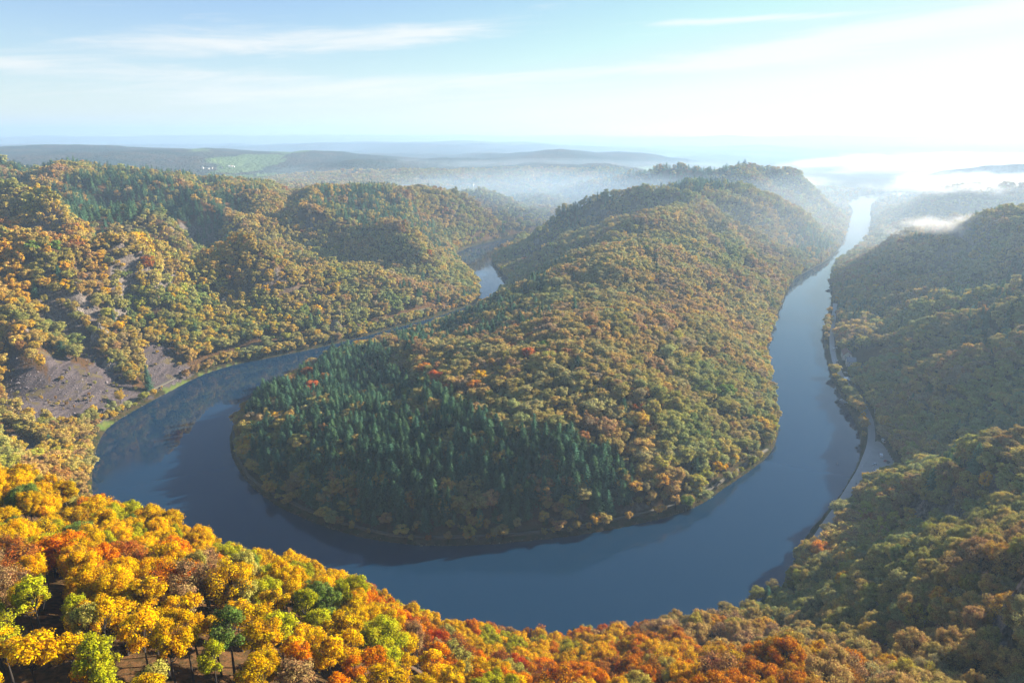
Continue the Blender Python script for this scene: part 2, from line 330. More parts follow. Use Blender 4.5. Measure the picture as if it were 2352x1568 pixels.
def ground_z(x, y):
    x = np.atleast_1d(np.asarray(x, float)); y = np.atleast_1d(np.asarray(y, float))
    a = np.degrees(np.arctan2(x, y)); r = np.maximum(np.hypot(x, y), 8.01)
    fa = np.interp(a, az, np.arange(NA)); fr = np.interp(np.log(r), np.log(rr), np.arange(NR))
    i = np.clip(fr.astype(int), 0, NR - 2); j = np.clip(fa.astype(int), 0, NA - 2); s = fr - i; t = fa - j
    return (GZ[i, j] * (1 - s) + GZ[i + 1, j] * s) * (1 - t) + (GZ[i, j + 1] * (1 - s) + GZ[i + 1, j + 1] * s) * t
def gz(x, y): return float(ground_z(x, y)[0])
_T = np.geomspace(60, 16000, 3000)
def hit(u, v, h=12.0):
    """where the line of sight meets the wood (h above ground)"""
    d = ray(u, v); p = d[None, :] * _T[:, None]; z = HC + p[:, 2]
    k = np.nonzero(z < ground_z(p[:, 0], p[:, 1]) + h)[0]
    k = k[0] if len(k) else len(_T) - 1
    return (p[k, 0], p[k, 1])

# ---------------------------------------------------------------- materials
def mat(name):
    m = bpy.data.materials.new(name); m.use_nodes = True; m.node_tree.nodes.clear()
    o = N(m.node_tree, 'ShaderNodeOutputMaterial'); return m, m.node_tree, o
def plain(name, col, rough=0.7, metal=0.0, var=0.0, scale=3.0):
    m, t, o = mat(name); b = N(t, 'ShaderNodeBsdfPrincipled'); t.links.new(b.outputs[0], o.inputs[0])
    b.inputs['Base Color'].default_value = (*col, 1); b.inputs['Roughness'].default_value = rough; b.inputs['Metallic'].default_value = metal
    if var:
        tcn = N(t, 'ShaderNodeTexCoord'); n = N(t, 'ShaderNodeTexNoise'); n.inputs['Scale'].default_value = scale; n.inputs['Detail'].default_value = 4; t.links.new(tcn.outputs['Object'], n.inputs[0])
        x = mixc(t, n.outputs[0], [c * (1 - var) for c in col], [min(c * (1 + var), 1) for c in col]); t.links.new(x, b.inputs['Base Color'])
    return m
def rgb(c): return (*c, 1) if len(c) == 3 else c
def mixc(t, f, a, b, blend='MIX'):
    n = N(t, 'ShaderNodeMix', data_type='RGBA', blend_type=blend)
    if isinstance(f, (int, float)): n.inputs[0].default_value = f
    else: t.links.new(f, n.inputs[0])
    for i, x in ((6, a), (7, b)):
        if isinstance(x, (tuple, list)): n.inputs[i].default_value = rgb(x)
        else: t.links.new(x, n.inputs[i])
    return n.outputs[2]
def noise(t, vec, scale, detail=4, rough=0.5, lo=None, hi=None):
    n = N(t, 'ShaderNodeTexNoise'); n.inputs['Scale'].default_value = scale; n.inputs['Detail'].default_value = detail; n.inputs['Roughness'].default_value = rough
    t.links.new(vec, n.inputs[0])
    if lo is None: return n.outputs[0]
    r = N(t, 'ShaderNodeMapRange', interpolation_type='SMOOTHSTEP'); t.links.new(n.outputs[0], r.inputs[0]); r.inputs[1].default_value = lo; r.inputs[2].default_value = hi
    return r.outputs[0]

# ---------------------------------------------------------------- the ground as one sheet
def hpoly(pts, h=4.0): return [hit(u, v, h) for u, v in pts]
scree_polys = [hpoly(p) for p in [
    [(0, 790), (70, 835), (130, 880), (215, 950), (180, 985), (90, 965), (0, 925)], [(100, 700), (150, 715), (205, 775), (250, 830), (335, 905), (300, 935), (225, 880), (180, 800)], [(70, 785), (160, 815), (250, 890), (285, 935), (225, 955), (130, 890)],
    [(0, 975), (70, 1000), (130, 1045), (60, 1050), (0, 1030)], [(325, 780), (385, 790), (425, 835), (445, 855), (360, 895), (335, 850)], [(150, 690), (215, 700), (240, 745), (190, 740)]]]
meadow_polys = [hpoly(p, 1.0) for p in [[(455, 858), (545, 828), (548, 836), (500, 850), (460, 864)], [(220, 975), (250, 965), (262, 972), (235, 988)], [(370, 895), (430, 870), (440, 876), (385, 902)],
    [(1990, 1078), (1975, 1072), (1940, 1122), (1912, 1165), (1880, 1215), (1870, 1250), (1880, 1245), (1925, 1172), (1955, 1130)]]]
far_fields = [[at_z(u, v, 60) for u, v in p] for p in [[(500, 393), (560, 383), (640, 383), (640, 392), (560, 398), (500, 402)], [(640, 372), (690, 365), (720, 372), (700, 380), (650, 384)], [(430, 375), (470, 377), (480, 383), (440, 384)]]]
X, Yy = GX, GY
near = RR < 5200
scree = np.zeros(GX.shape); grass = np.zeros(GX.shape)
for p in scree_polys: scree = np.maximum(scree, inside(X + (fbm(X / 14, Yy / 14, 2) - .5) * 26, Yy + (fbm(X / 14 + 9, Yy / 14, 2) - .5) * 26, p))
scree *= near
for p in meadow_polys: grass = np.maximum(grass, inside(X, Yy, p))
fields = np.zeros(GX.shape)
for p in far_fields: fields = np.maximum(fields, inside(X + (fbm(X / 150, Yy / 150, 3) - .5) * 260, Yy + (fbm(X / 150 + 9, Yy / 150, 3) - .5) * 260, p) * .8)
fields = np.maximum(fields, (RR > 3600) * (GZ < 60) * sst(fbm(X / 500, Yy / 500, 3), .5, .6))
nv = NA * NR
idx = np.arange(nv).reshape(NR, NA); jn = np.roll(idx, -1, axis=1)
F = np.stack((idx[:-1], jn[:-1], jn[1:], idx[1:]), -1).reshape(-1, 4)
m_ground, t, o = mat('forest_floor')
geo = N(t, 'ShaderNodeNewGeometry'); P = geo.outputs['Position']
at = N(t, 'ShaderNodeAttribute', attribute_name='zone'); sp = N(t, 'ShaderNodeSeparateColor'); t.links.new(at.outputs[0], sp.inputs[0])
c = mixc(t, noise(t, P, 0.6, 5, .6, .35, .65), (.13, .068, .03), (.06, .042, .02))
c = mixc(t, noise(t, P, 0.05, 4, .6, .5, .75), c, (.10, .065, .03))
pz = N(t, 'ShaderNodeSeparateXYZ'); t.links.new(P, pz.inputs[0]); lowb = N(t, 'ShaderNodeMapRange'); t.links.new(pz.outputs[2], lowb.inputs[0]); lowb.inputs[1].default_value = 9; lowb.inputs[2].default_value = 4; c = mixc(t, lowb.outputs[0], c, mixc(t, noise(t, P, 0.2, 4, .6, .4, .6), (.028, .035, .014), (.06, .045, .024)))
rockc = mixc(t, noise(t, P, 0.35, 6, .7, .35, .65), (.06, .05, .045), (.2, .17, .15))
smp = N(t, 'ShaderNodeMapping'); t.links.new(P, smp.inputs[0]); smp.inputs['Rotation'].default_value = (0, 0, R(-42)); smp.inputs['Scale'].default_value = (.30, .035, .05)
screec = mixc(t, noise(t, P, 0.9, 8, .85, .4, .62), (.04, .033, .036), (.17, .14, .145)); screec = mixc(t, noise(t, smp.outputs[0], 1.0, 5, .65, .38, .66), screec, (.05, .042, .045)); screec = mixc(t, noise(t, P, .06, 3, .6, .55, .65), screec, (.10, .08, .04))
c = mixc(t, sp.outputs[0], c, screec)
nz = N(t, 'ShaderNodeSeparateXYZ'); t.links.new(geo.outputs['Normal'], nz.inputs[0])
st = N(t, 'ShaderNodeMapRange'); t.links.new(nz.outputs[2], st.inputs[0]); st.inputs[1].default_value = .70; st.inputs[2].default_value = .62
c = mixc(t, st.outputs[0], c, rockc)
gr = mixc(t, noise(t, P, 0.3, 4, .6, .3, .7), (.08, .13, .03), (.13, .14, .04))
c = mixc(t, sp.outputs[1], c, gr)
# woods and fields of the far country
farc = mixc(t, noise(t, P, 0.0035, 5, .6, .42, .58), (.018, .035, .028), (.075, .055, .035))
farc = mixc(t, noise(t, P, 0.03, 3, .7, .45, .6), farc, (.035, .045, .03))
farc = mixc(t, sp.outputs[2], farc, (.12, .18, .06))
ln = N(t, 'ShaderNodeVectorMath', operation='LENGTH'); t.links.new(P, ln.inputs[0])
fr = N(t, 'ShaderNodeMapRange'); t.links.new(ln.outputs['Value'], fr.inputs[0]); fr.inputs[1].default_value = 3000; fr.inputs[2].default_value = 3900
c = mixc(t, fr.outputs[0], c, farc)
b = N(t, 'ShaderNodeBsdfDiffuse'); t.links.new(c, b.inputs[0]); t.links.new(b.outputs[0], o.inputs[0])
bm1 = N(t, 'ShaderNodeBump'); bm1.inputs['Distance'].default_value = 0.6; bm1.inputs['Strength'].default_value = 0.9; t.links.new(noise(t, P, 0.7, 6, .7), bm1.inputs['Height'])
bm2 = N(t, 'ShaderNodeBump'); bm2.inputs['Distance'].default_value = 30; bm2.inputs['Strength'].default_value = 1; t.links.new(M(t, 'MULTIPLY', noise(t, P, 0.045, 3, .6), fr.outputs[0]), bm2.inputs['Height'])
t.links.new(bm1.outputs[0], bm2.inputs['Normal']); t.links.new(bm2.outputs[0], b.inputs['Normal'])
crn = 0                                      # canopy height added where the single trees stop being told apart
me = np_mesh('hills', np.stack((GX, GY, GZ), -1).reshape(-1, 3), F, m_ground, True)
ca = me.color_attributes.new('zone', 'FLOAT_COLOR', 'POINT')
ca.data.foreach_set('color', np.stack((scree, grass, fields, np.ones_like(scree)), -1).astype(np.float32).ravel())
tag(link('hills', me), kind='structure')

# ---------------------------------------------------------------- the river
m_water, t, o = mat('river_water')
geo = N(t, 'ShaderNodeNewGeometry'); P = geo.outputs['Position']
b = N(t, 'ShaderNodeBsdfPrincipled'); t.links.new(b.outputs[0], o.inputs[0])
b.inputs['Base Color'].default_value = (.005, .027, .062, 1); b.inputs['Roughness'].default_value = 0.025; b.inputs['IOR'].default_value = 1.33
wm = N(t, 'ShaderNodeMapping'); t.links.new(P, wm.inputs[0]); wm.inputs['Rotation'].default_value = (0, 0, R(35)); wm.inputs['Scale'].default_value = (.016, .0045, .01)
wr = N(t, 'ShaderNodeMapRange'); t.links.new(noise(t, wm.outputs[0], 1.0, 5, .6, .46, .66), wr.inputs[0]); wr.inputs[3].default_value = 0.02; wr.inputs[4].default_value = 0.13; t.links.new(wr.outputs[0], b.inputs['Roughness'])
bp = N(t, 'ShaderNodeBump'); bp.inputs['Distance'].default_value = 0.05; bp.inputs['Strength'].default_value = 0.10
t.links.new(noise(t, P, 0.5, 3, .6), bp.inputs['Height']); t.links.new(bp.outputs[0], b.inputs['Normal'])
gx = np.arange(-1000, 2700, 25.0); gy = np.arange(280, 3800, 25.0); A_, B_ = np.meshgrid(gx, gy)
V = np.stack((A_, B_, np.zeros_like(A_)), -1).reshape(-1, 3)
db = np.minimum(seg_dist(V[:, 0], V[:, 1], outer), seg_dist(V[:, 0], V[:, 1], inner)); use = inside(V[:, 0], V[:, 1], river_poly) | (db < 40)
ii = np.arange(len(V)).reshape(A_.shape); Fq = np.stack((ii[:-1, :-1], ii[:-1, 1:], ii[1:, 1:], ii[1:, :-1]), -1).reshape(-1, 4)
Fq = Fq[use[Fq].all(1)]; un, inv = np.unique(Fq, return_inverse=True)
tag(link('river', np_mesh('river', V[un], inv.reshape(-1, 4), m_water)), kind='structure')

# ---------------------------------------------------------------- roads and paths, laid on the ground
def strip(name, pl, wid, m, lift=0.12, step=4.0):
    p = np.array(pl); s = np.concatenate(([0], np.cumsum(np.hypot(*np.diff(p, axis=0).T)))); n = max(int(s[-1] / step), 4); q = np.linspace(0, s[-1], n)
    c = np.stack((np.interp(q, s, p[:, 0]), np.interp(q, s, p[:, 1])), -1); d = np.gradient(c, axis=0); d /= np.linalg.norm(d, axis=1, keepdims=True); nn = np.stack((-d[:, 1], d[:, 0]), -1)
    rows = []
    ks = np.linspace(-1, 1, 5)
    zc = np.max([ground_z(*(c + nn * wid / 2 * k).T) for k in ks], axis=0); zc = np.convolve(np.pad(zc, 3, 'edge'), np.ones(7) / 7, 'valid'); zc = np.maximum(zc, np.max([ground_z(*(c + nn * wid / 2 * k).T) for k in ks], axis=0) - .3)
    for k, dz in [(-1.0, -1.2)] + [(k, 0) for k in ks] + [(1.0, -1.2)]:
        xy = c + nn * wid / 2 * k; rows.append(np.column_stack((xy, zc + lift + dz)))
    V = np.stack(rows, 1); m_ = V.shape[1]; i = np.arange(n * m_).reshape(n, m_)
    F = np.stack((i[:-1, :-1], i[:-1, 1:], i[1:, 1:], i[1:, :-1]), -1).reshape(-1, 4)[:, ::-1]
    return tag(link(name, np_mesh(name, V.reshape(-1, 3), F, m)), kind='structure')
m_road = plain('pale_asphalt', (.38, .36, .33), .8, 0, .15, .3); m_track = plain('track_gravel', (.12, .11, .085), .9, 0, .25, .5)
strip('road', road, 6.5, m_road)
path_r = smooth_line([at_z(*p) for p in [(536, 968), (536, 1000), (541, 1040), (556, 1075), (580, 1108), (640, 1146), (720, 1186), (810, 1218), (900, 1236), (985, 1243), (1100, 1241), (1200, 1234), (1340, 1217), (1490, 1187), (1590, 1157), (1655, 1113), (1715, 1070), (1762, 1035)]], 2)
strip('river_path', path_r, 2.4, m_track, .2)
path_l = smooth_line([at_z(*p) for p in [(240, 962), (265, 955), (330, 915), (400, 882), (460, 852), (545, 825), (640, 806), (740, 785), (850, 760), (950, 735), (1040, 708)]], 2)
strip('bank_path', path_l, 3.0, m_track, .2)
cp = smooth_line(car_park + [car_park[0]], 2)[:-1]
V = [(x, y, gz(x, y) + .1) for x, y in cp]; zc = 2.75
Vn = np.array([(x, y, zc) for x, y in cp] + [(x, y, zc - 2) for x, y in cp]); n = len(cp)
me = bpy.data.meshes.new('car_park'); me.from_pydata(Vn.tolist(), [], [tuple(range(n))] + [(i, (i + 1) % n, (i + 1) % n + n, i + n) for i in range(n)]); me.materials.append(plain('car_park_asphalt', (.36, .34, .31), .85, 0, .2, .2)); me.update()
tag(link('car_park', me), kind='structure')

# ---------------------------------------------------------------- trees
def leaf_material(name, src):
    m, t, o = mat(name)
    if src == 'stuff': a = N(t, 'ShaderNodeAttribute', attribute_type='INSTANCER', attribute_name='tint'); col = a.outputs[0]
    else: a = N(t, 'ShaderNodeObjectInfo'); col = a.outputs['Color']
    g = N(t, 'ShaderNodeNewGeometry'); tcn = N(t, 'ShaderNodeTexCoord')
    hs = N(t, 'ShaderNodeHueSaturation'); hs.inputs['Saturation'].default_value = 1.04; t.links.new(col, hs.inputs['Color'])
    r = g.outputs['Random Per Island']; n = noise(t, tcn.outputs['Object'], 0.28, 2, .5)
    t.links.new(M(t, 'ADD', M(t, 'MULTIPLY', r, 0.045), M(t, 'ADD', M(t, 'MULTIPLY', n, 0.11), 0.4225)), hs.inputs['Hue'])
    t.links.new(M(t, 'ADD', M(t, 'MULTIPLY', r, 0.7), 0.68), hs.inputs['Value'])
    d = N(t, 'ShaderNodeBsdfDiffuse'); tr = N(t, 'ShaderNodeBsdfTranslucent'); mx = N(t, 'ShaderNodeMixShader'); mx.inputs[0].default_value = 0.34
    t.links.new(hs.outputs[0], d.inputs[0]); t.links.new(hs.outputs[0], tr.inputs[0]); t.links.new(d.outputs[0], mx.inputs[1]); t.links.new(tr.outputs[0], mx.inputs[2]); t.links.new(mx.outputs[0], o.inputs[0])
    return m
m_leaf_s = leaf_material('foliage_mass', 'stuff'); m_leaf_o = leaf_material('foliage', 'obj')
m_bark = plain('bark', (.032, .025, .02), .9, 0, .4, 1.5)

def quads(c, nrm, size, rg, asp=0.62):
    """leaf-like rhombi at c facing nrm"""
    n = len(c); nrm = nrm / (np.linalg.norm(nrm, axis=1, keepdims=True) + 1e-9)
    a = np.cross(nrm, rg.normal(size=(n, 3))); a /= np.linalg.norm(a, axis=1, keepdims=True) + 1e-9; b = np.cross(nrm, a)
    s = size * rg.uniform(.6, 1.3, (n, 1))
    bend = nrm * s * .25
    V = np.stack((c - a * s, c - b * s * asp + bend, c + a * s, c + b * s * asp + bend * .3), 1).reshape(-1, 3)
    return V, np.arange(4 * n).reshape(n, 4)
def tube_np(p0, p1, r0, r1, k=4):
    p0, p1 = np.asarray(p0, float), np.asarray(p1, float); d = p1 - p0; d = d / (np.linalg.norm(d, axis=-1, keepdims=True) + 1e-9)
    a = np.cross(d, np.array((.31, .17, .93))); a /= np.linalg.norm(a, axis=-1, keepdims=True) + 1e-9; b = np.cross(d, a)
    r0 = np.asarray(r0)[:, None]; r1 = np.asarray(r1)[:, None]; rows = []
    for p, r in ((p0, r0), (p1, r1)):
        for j in range(k):
            th = 2 * math.pi * j / k; rows.append(p + (a * math.cos(th) + b * math.sin(th)) * r)
    V = np.stack(rows, 1); n = len(p0); base = (np.arange(n) * 2 * k)[:, None]
    F = np.concatenate([base + np.array((j, (j + 1) % k, (j + 1) % k + k, j + k)) for j in range(k)])
    return V.reshape(-1, 3), F
def broadleaf(seed, H, Rc, nc_, nl, leaf, low=0.34, twig=0.0, flat=0.8, droop=0.0, k=5):
    """returns (wood V, F), (leaf V, F): a crown of uneven clumps carried on forking limbs"""
    rg = np.random.default_rng(seed)
    cz, rz = H * (1 + low) / 2, H * (1 - low) / 2
    cs = []
    while len(cs) < nc_:
        p = rg.normal(size=3); p /= np.linalg.norm(p); p[2] = p[2] * .85 + .12; r = rg.uniform(.45, .88) ** .8
        q = np.array((p[0] * Rc * r, p[1] * Rc * r, cz + p[2] * rz * r))
        sq = 1 - 0.35 * max(0, (cz - q[2]) / rz); q[:2] *= sq
        if all(np.linalg.norm(q - c_) > Rc * (.26 if nc_ < 40 else .19) for c_ in cs) or rg.random() < .02: cs.append(q)
    cs = np.array(cs); cr_ = Rc * rg.uniform(.24, .42, nc_) * (.8 if nc_ > 40 else 1)
    # leaves on and inside the clumps, more on top
    wgt = cr_ ** 2; pick = rg.choice(nc_, nl, p=wgt / wgt.sum())
    d = rg.normal(size=(nl, 3)); d[:, 2] += .35; d /= np.linalg.norm(d, axis=1, keepdims=True)
    rad = rg.uniform(.35, 1.12, nl) ** .7 * (1 + .35 * (vnoise(d[:, 0] * 3 + pick * 7, d[:, 1] * 3 + d[:, 2] * 4) - .5) * 2)
    c_ = cs[pick] + d * (cr_[pick] * rad)[:, None] * np.array((1, 1, flat))
    c_[:, 2] -= droop * np.abs(rg.normal(size=nl))
    nrm = d * 1.1 + rg.normal(size=(nl, 3)) * .42 + np.array((0, 0, .35))
    LV, LF = quads(c_, nrm, leaf, rg)
    # wood: bent trunk, limbs to every clump, twigs into the leaves
    lean = rg.normal(size=2) * .5; tp = [np.array((0, 0, -1.5)), np.array((lean[0] * .2, lean[1] * .2, H * .2)), np.array((lean[0] * .6, lean[1] * .6, H * .42)), np.array((lean[0], lean[1], H * .68))]
    tr_ = [H * .017 + .09, H * .014 + .05, H * .010 + .03, .07]
    S0, S1, r0, r1 = [], [], [], []
    for i in range(3): S0.append(tp[i]); S1.append(tp[i + 1]); r0.append(tr_[i]); r1.append(tr_[i + 1])
    for c1 in cs:
        f = rg.uniform(.25, .9); z0 = min(max(c1[2] - np.hypot(c1[0], c1[1]) * rg.uniform(.8, 1.3), H * .22), H * .62)
        a0 = np.array((np.interp(z0, [0, H * .68], [0, lean[0]]), np.interp(z0, [0, H * .68], [0, lean[1]]), z0))
        mid = a0 * .5 + c1 * .5 + np.array((0, 0, -.06 * H * rg.random())) + rg.normal(size=3) * .35
        S0 += [a0, mid]; S1 += [mid, c1]; r0 += [.17, .10]; r1 += [.10, .045]
        if twig:
            for _ in range(int(twig)):
                dd = rg.normal(size=3); dd[2] = abs(dd[2]) * .8; dd /= np.linalg.norm(dd); e = c1 + dd * Rc * .34 * rg.uniform(.7, 1.15); s0 = mid * .4 + c1 * .6 if rg.random() < .5 else c1
                m2 = s0 * .5 + e * .5 + rg.normal(size=3) * .2
                S0 += [s0, m2]; S1 += [m2, e]; r0 += [.05, .032]; r1 += [.032, .012]
                for _ in range(2):
                    e2 = e + rg.normal(size=3) * .7; S0.append(m2 * .3 + e * .7); S1.append(e2); r0.append(.02); r1.append(.008)
    W = tube_np(S0, S1, r0, r1, k)
    return W, (LV, LF)
def conifer(seed, H, Rc, tiers, per, seg, card):
    rg = np.random.default_rng(seed); cs, ns, sz = [], [], []
    for i in range(tiers):
        f = i / tiers; z = H * (.10 + .88 * f) ; rad = Rc * (1 - f) ** .52 * rg.uniform(.72, 1.1) + .25
        n = max(3, int(per * (1 - f * .55))); a0 = rg.uniform(0, 6.3)
        for j in range(n):
            a = a0 + 6.283 * (j + rg.uniform(-.3, .3)) / n; rr_ = rad * rg.uniform(.7, 1.12)
            for s in range(seg):
                q = (s + rg.uniform(.3, 1)) / seg; x = rr_ * q
                cs.append((x * math.cos(a) + rg.normal() * .18 * rr_ * .3, x * math.sin(a) + rg.normal() * .18 * rr_ * .3, z + rr_ * (.10 * q - .32 * q * q) + rg.normal() * .12))
                ns.append((math.cos(a) * .55 + rg.normal() * .35, math.sin(a) * .55 + rg.normal() * .35, .8 + rg.normal() * .3)); sz.append(card * (1.15 - .5 * f) * (1 - .35 * q))
    cs.append((0, 0, H)); ns.append((1, 0, .2)); sz.append(card * .5)
    n = len(cs); c_ = np.array(cs); nn = np.array(ns); sz = np.array(sz)[:, None]
    nn /= np.linalg.norm(nn, axis=1, keepdims=True); rad = c_ * np.array((1, 1, 0)) + 1e-4; rad /= np.linalg.norm(rad, axis=1, keepdims=True)
    a = rad + rg.normal(size=(n, 3)) * .35 - np.array((0, 0, .25)); a -= nn * (a * nn).sum(1, keepdims=True); a /= np.linalg.norm(a, axis=1, keepdims=True); b = np.cross(nn, a)
    V = np.stack((c_ - a * sz, c_ - b * sz * .5, c_ + a * sz * 1.1, c_ + b * sz * .5), 1).reshape(-1, 3)
    W = tube_np([(0, 0, -1.5)], [(0, 0, H * .97)], [H * .014], [.03], 5)
    return W, (V, np.arange(4 * n).reshape(n, 4))

wood_me, leaf_me = {}, {}
src = bpy.data.collections.new('tree_sources')          # shapes for the massed woods; not part of the scene itself
kinds = []                                              # (key, base height)
def proto(key, H, parts, keep=False):
    W, Lf = parts
    if keep:
        wood_me[key] = np_mesh('trunk', W[0], W[1], m_bark, True); leaf_me[key] = np_mesh('crown', Lf[0], Lf[1], m_leaf_o)
    V = np.concatenate((W[0], Lf[0])); F = [W[1], Lf[1] + len(W[0])]
    me = np_mesh('tree_shape', V, np.concatenate(F), [m_bark, m_leaf_s], False, np.concatenate((np.zeros(len(W[1])), np.ones(len(Lf[1])))))
    o = bpy.data.objects.new('s%03d' % len(kinds), me); src.objects.link(o); kinds.append((key, H))
for i in range(6): proto('near%d' % i, 20, broadleaf(100 + i, 20, 6.0, 44, 22000, .215, [.3, .42, .34, .46, .36, .4][i], 8), True)
for i in range(3): proto('thin%d' % i, 19, broadleaf(200 + i, 19, 5.6, 22, 4200, .24, .32, 22), True)
for i in range(3): proto('tall%d' % i, 22, broadleaf(250 + i, 22, 4.4, 18, 4600, .27, .5, 16), True)
for i in range(8): proto('mid%d' % i, 20, broadleaf(300 + i, 20, [6.0, 4.8, 7.4, 5.6, 6.6, 5.0, 7.0, 6.0][i], [20, 12, 30, 26, 9, 34, 16, 40][i], [3600, 2600, 4600, 3000, 3400, 2600, 4400, 3800][i], [.52, .46, .56, .44, .6, .44, .52, .5][i], [.2, .3, .32, .15, .3, .12, .4, .22][i], 0, k=3, flat=[.8, 1.0, .6, .8, .75, .9, .6, .7][i]))
for i in range(6): proto('far%d' % i, 19, broadleaf(400 + i, 19, [6.2, 5.0, 7.6, 6.2, 5.4, 7.0][i], [13, 9, 18, 7, 22, 26][i], [620, 460, 800, 600, 520, 760][i], [1.15, 1.0, 1.2, 1.2, 1.0, 1.05][i], [.1, .15, .25, .2, .05, .12][i], 0, k=3, flat=[.8, 1.0, .6, .7, .8, .7][i]))
for i in range(3): proto('dist%d' % i, 18, broadleaf(500 + i, 18, 6.5, 8, 190, 2.1, .05, 0, k=3))
for i in range(4): proto('spruce%d' % i, 26, conifer(600 + i, 26, [5.4, 4.6, 6.0, 5.0][i], 26, 12, 5, .95), True)
for i in range(3): proto('sprucefar%d' % i, 25, conifer(700 + i, 25, 5.6, 15, 8, 3, 1.6))
kidx = {k: i for i, (k, h) in enumerate(kinds)}

# where trees stand: a jittered net over the hills
def net(r0, r1, s, half):
    gx = np.arange(-r1, r1, s); gy = np.arange(-60, r1, s); a, b = np.meshgrid(gx, gy); a = a + (np.arange(len(gy)) % 2)[:, None] * s * .5
    a = a + rng.uniform(-.42, .42, a.shape) * s; b = b + rng.uniform(-.42, .42, b.shape) * s; r = np.hypot(a, b); t_ = np.abs(np.arctan2(a, b))
    k = (r >= r0) & (r < r1) & (t_ < R(half)); return a[k], b[k]
P_ = [net(14, 420, 6.9, 52), net(420, 1000, 8.2, 46), net(1000, 1900, 9.5, 42), net(1900, 3900, 15, 41)]
bx, by = net(380, 1750, 5.0, 42); bb = np.minimum(seg_dist(bx, by, outer), seg_dist(bx, by, inner)); k = (bb < 11) & (rng.random(len(bx)) < .75); P_.append((bx[k], by[k]))
bx, by = net(400, 1700, 8.5, 42); bb = np.minimum(seg_dist(bx, by, outer), seg_dist(bx, by, inner)); k = (bb > 9) & (bb < 48) & (rng.random(len(bx)) < .55); P_.append((bx[k], by[k]))
front = [hit(u, v) for u, v in [(570, 940), (600, 900), (690, 880), (800, 800), (870, 800), (940, 880), (1060, 945), (1200, 985), (1350, 1030), (1470, 1090), (1500, 1150), (1400, 1190), (1200, 1215), (1000, 1220), (850, 1190), (740, 1160), (650, 1120), (585, 1050)]]
bx, by = net(400, 900, 8.6, 42); k = inside(bx, by, front); P_.append((bx[k], by[k]))
tx = np.concatenate([p[0] for p in P_]); ty = np.concatenate([p[1] for p in P_])
tb = np.minimum(seg_dist(tx, ty, outer), seg_dist(tx, ty, inner)); riv = inside(tx, ty, river_poly)
ok = ~riv & (tb > 1.2) & (seg_dist(tx, ty, road) > 6.5) & (seg_dist(tx, ty, path_r) > 2.6) & (seg_dist(tx, ty, path_l) > 3.5) & ~inside(tx, ty, car_park)
for p in meadow_polys: ok &= ~inside(tx, ty, p)
clear = [hit(2042, 832, 1) + (30,), hit(1960, 880, 1) + (12,)]       # about the inn by the road
inn = at_z(1946, 832, 3); clear = [(inn[0] + 6, inn[1] - 4, 34), (inn[0] + 2, inn[1] - 34, 20)]
ok &= ~((np.hypot(tx, ty) < 165) & (tx < -5) & (rng.random(len(tx)) > .76))
for x, y, r in clear: ok &= np.hypot(tx - x, ty - y) > r
for p in scree_polys: ok &= ~(inside(tx, ty, p) & (rng.random(len(tx)) > .45))
ok &= ~((np.hypot(tx, ty) > 2600) & (ground_z(tx, ty) < 22) & (rng.random(len(tx)) > .18))
# the clearing with long shadows on the near slope
glade = [hit(u, v, 1) for u, v in [(128, 1320), (160, 1320), (175, 1470), (110, 1470)]]
ok &= ~inside(tx, ty, glade)
tx, ty, tb = tx[ok], ty[ok], tb[ok]; n = len(tx); tz = ground_z(tx, ty); tr = np.hypot(tx, ty)
con_px = [([(565, 950), (590, 900), (690, 875), (790, 800), (870, 800), (940, 880), (1060, 945), (1200, 985), (1350, 1030), (1480, 1090), (1500, 1150), (1400, 1195), (1200, 1220), (1000, 1222), (850, 1195), (740, 1165), (650, 1125), (580, 1050)], 1.0),
          ([(0, 425), (100, 440), (160, 400), (330, 390), (420, 420), (570, 470), (500, 530), (330, 500), (150, 480), (0, 455)], .97), ([(0, 358), (275, 374), (260, 384), (0, 374)], .9), ([(510, 418), (720, 432), (700, 452), (520, 442)], .85),
          ([(715, 440), (760, 428), (910, 434), (960, 500), (860, 520), (720, 475)], .75), ([(1490, 432), (1600, 405), (1655, 412), (1680, 430), (1560, 450)], .9), ([(1380, 398), (1600, 374), (1820, 390), (1850, 402), (1700, 400), (1400, 420)], .75),
          ([(1830, 518), (1938, 550), (1880, 590), (1760, 560)], .8), ([(870, 775), (1000, 738), (1150, 668), (1190, 690), (1100, 735), (960, 785)], .85), ([(900, 660), (1085, 660), (1090, 690), (950, 700)], .5),
          ([(2150, 660), (2352, 600), (2352, 640), (2180, 690)], .75), ([(2200, 700), (2352, 665), (2352, 800), (2250, 800)], .6), ([(2060, 1020), (2300, 900), (2352, 960), (2150, 1060)], .25), ([(2200, 1210), (2352, 1130), (2352, 1180)], .6)]
conp = np.zeros(n)
jx = tx + (fbm(tx / 40, ty / 40, 2) - .5) * np.where(tr < 800, 44, 60); jy = ty + (fbm(tx / 40 + 7, ty / 40, 2) - .5) * np.where(tr < 800, 44, 60)
for p, pr in con_px: conp = np.maximum(conp, inside(jx, jy, [hit(u, v) for u, v in p]) * pr * .93)
conp = np.maximum(conp, .55 * sst(fbm(tx / 210 + 40, ty / 210, 3), .60, .68) * (tr > 480)); conp = np.maximum(conp, .015 * (tr > 300))
conp *= (tb > 9); conp = np.where(inside(tx, ty, front), conp * (1.0 - .75 * sst(fbm(tx / 26 + 70, ty / 26, 2), .62, .72)) * .93, conp)
is_con = rng.random(n) < conp
k = ~(is_con & (rng.random(n) < .24) & ~inside(tx, ty, front)); tx, ty, tz, tr, tb, is_con = [q[k] for q in (tx, ty, tz, tr, tb, is_con)]; n = len(tx)
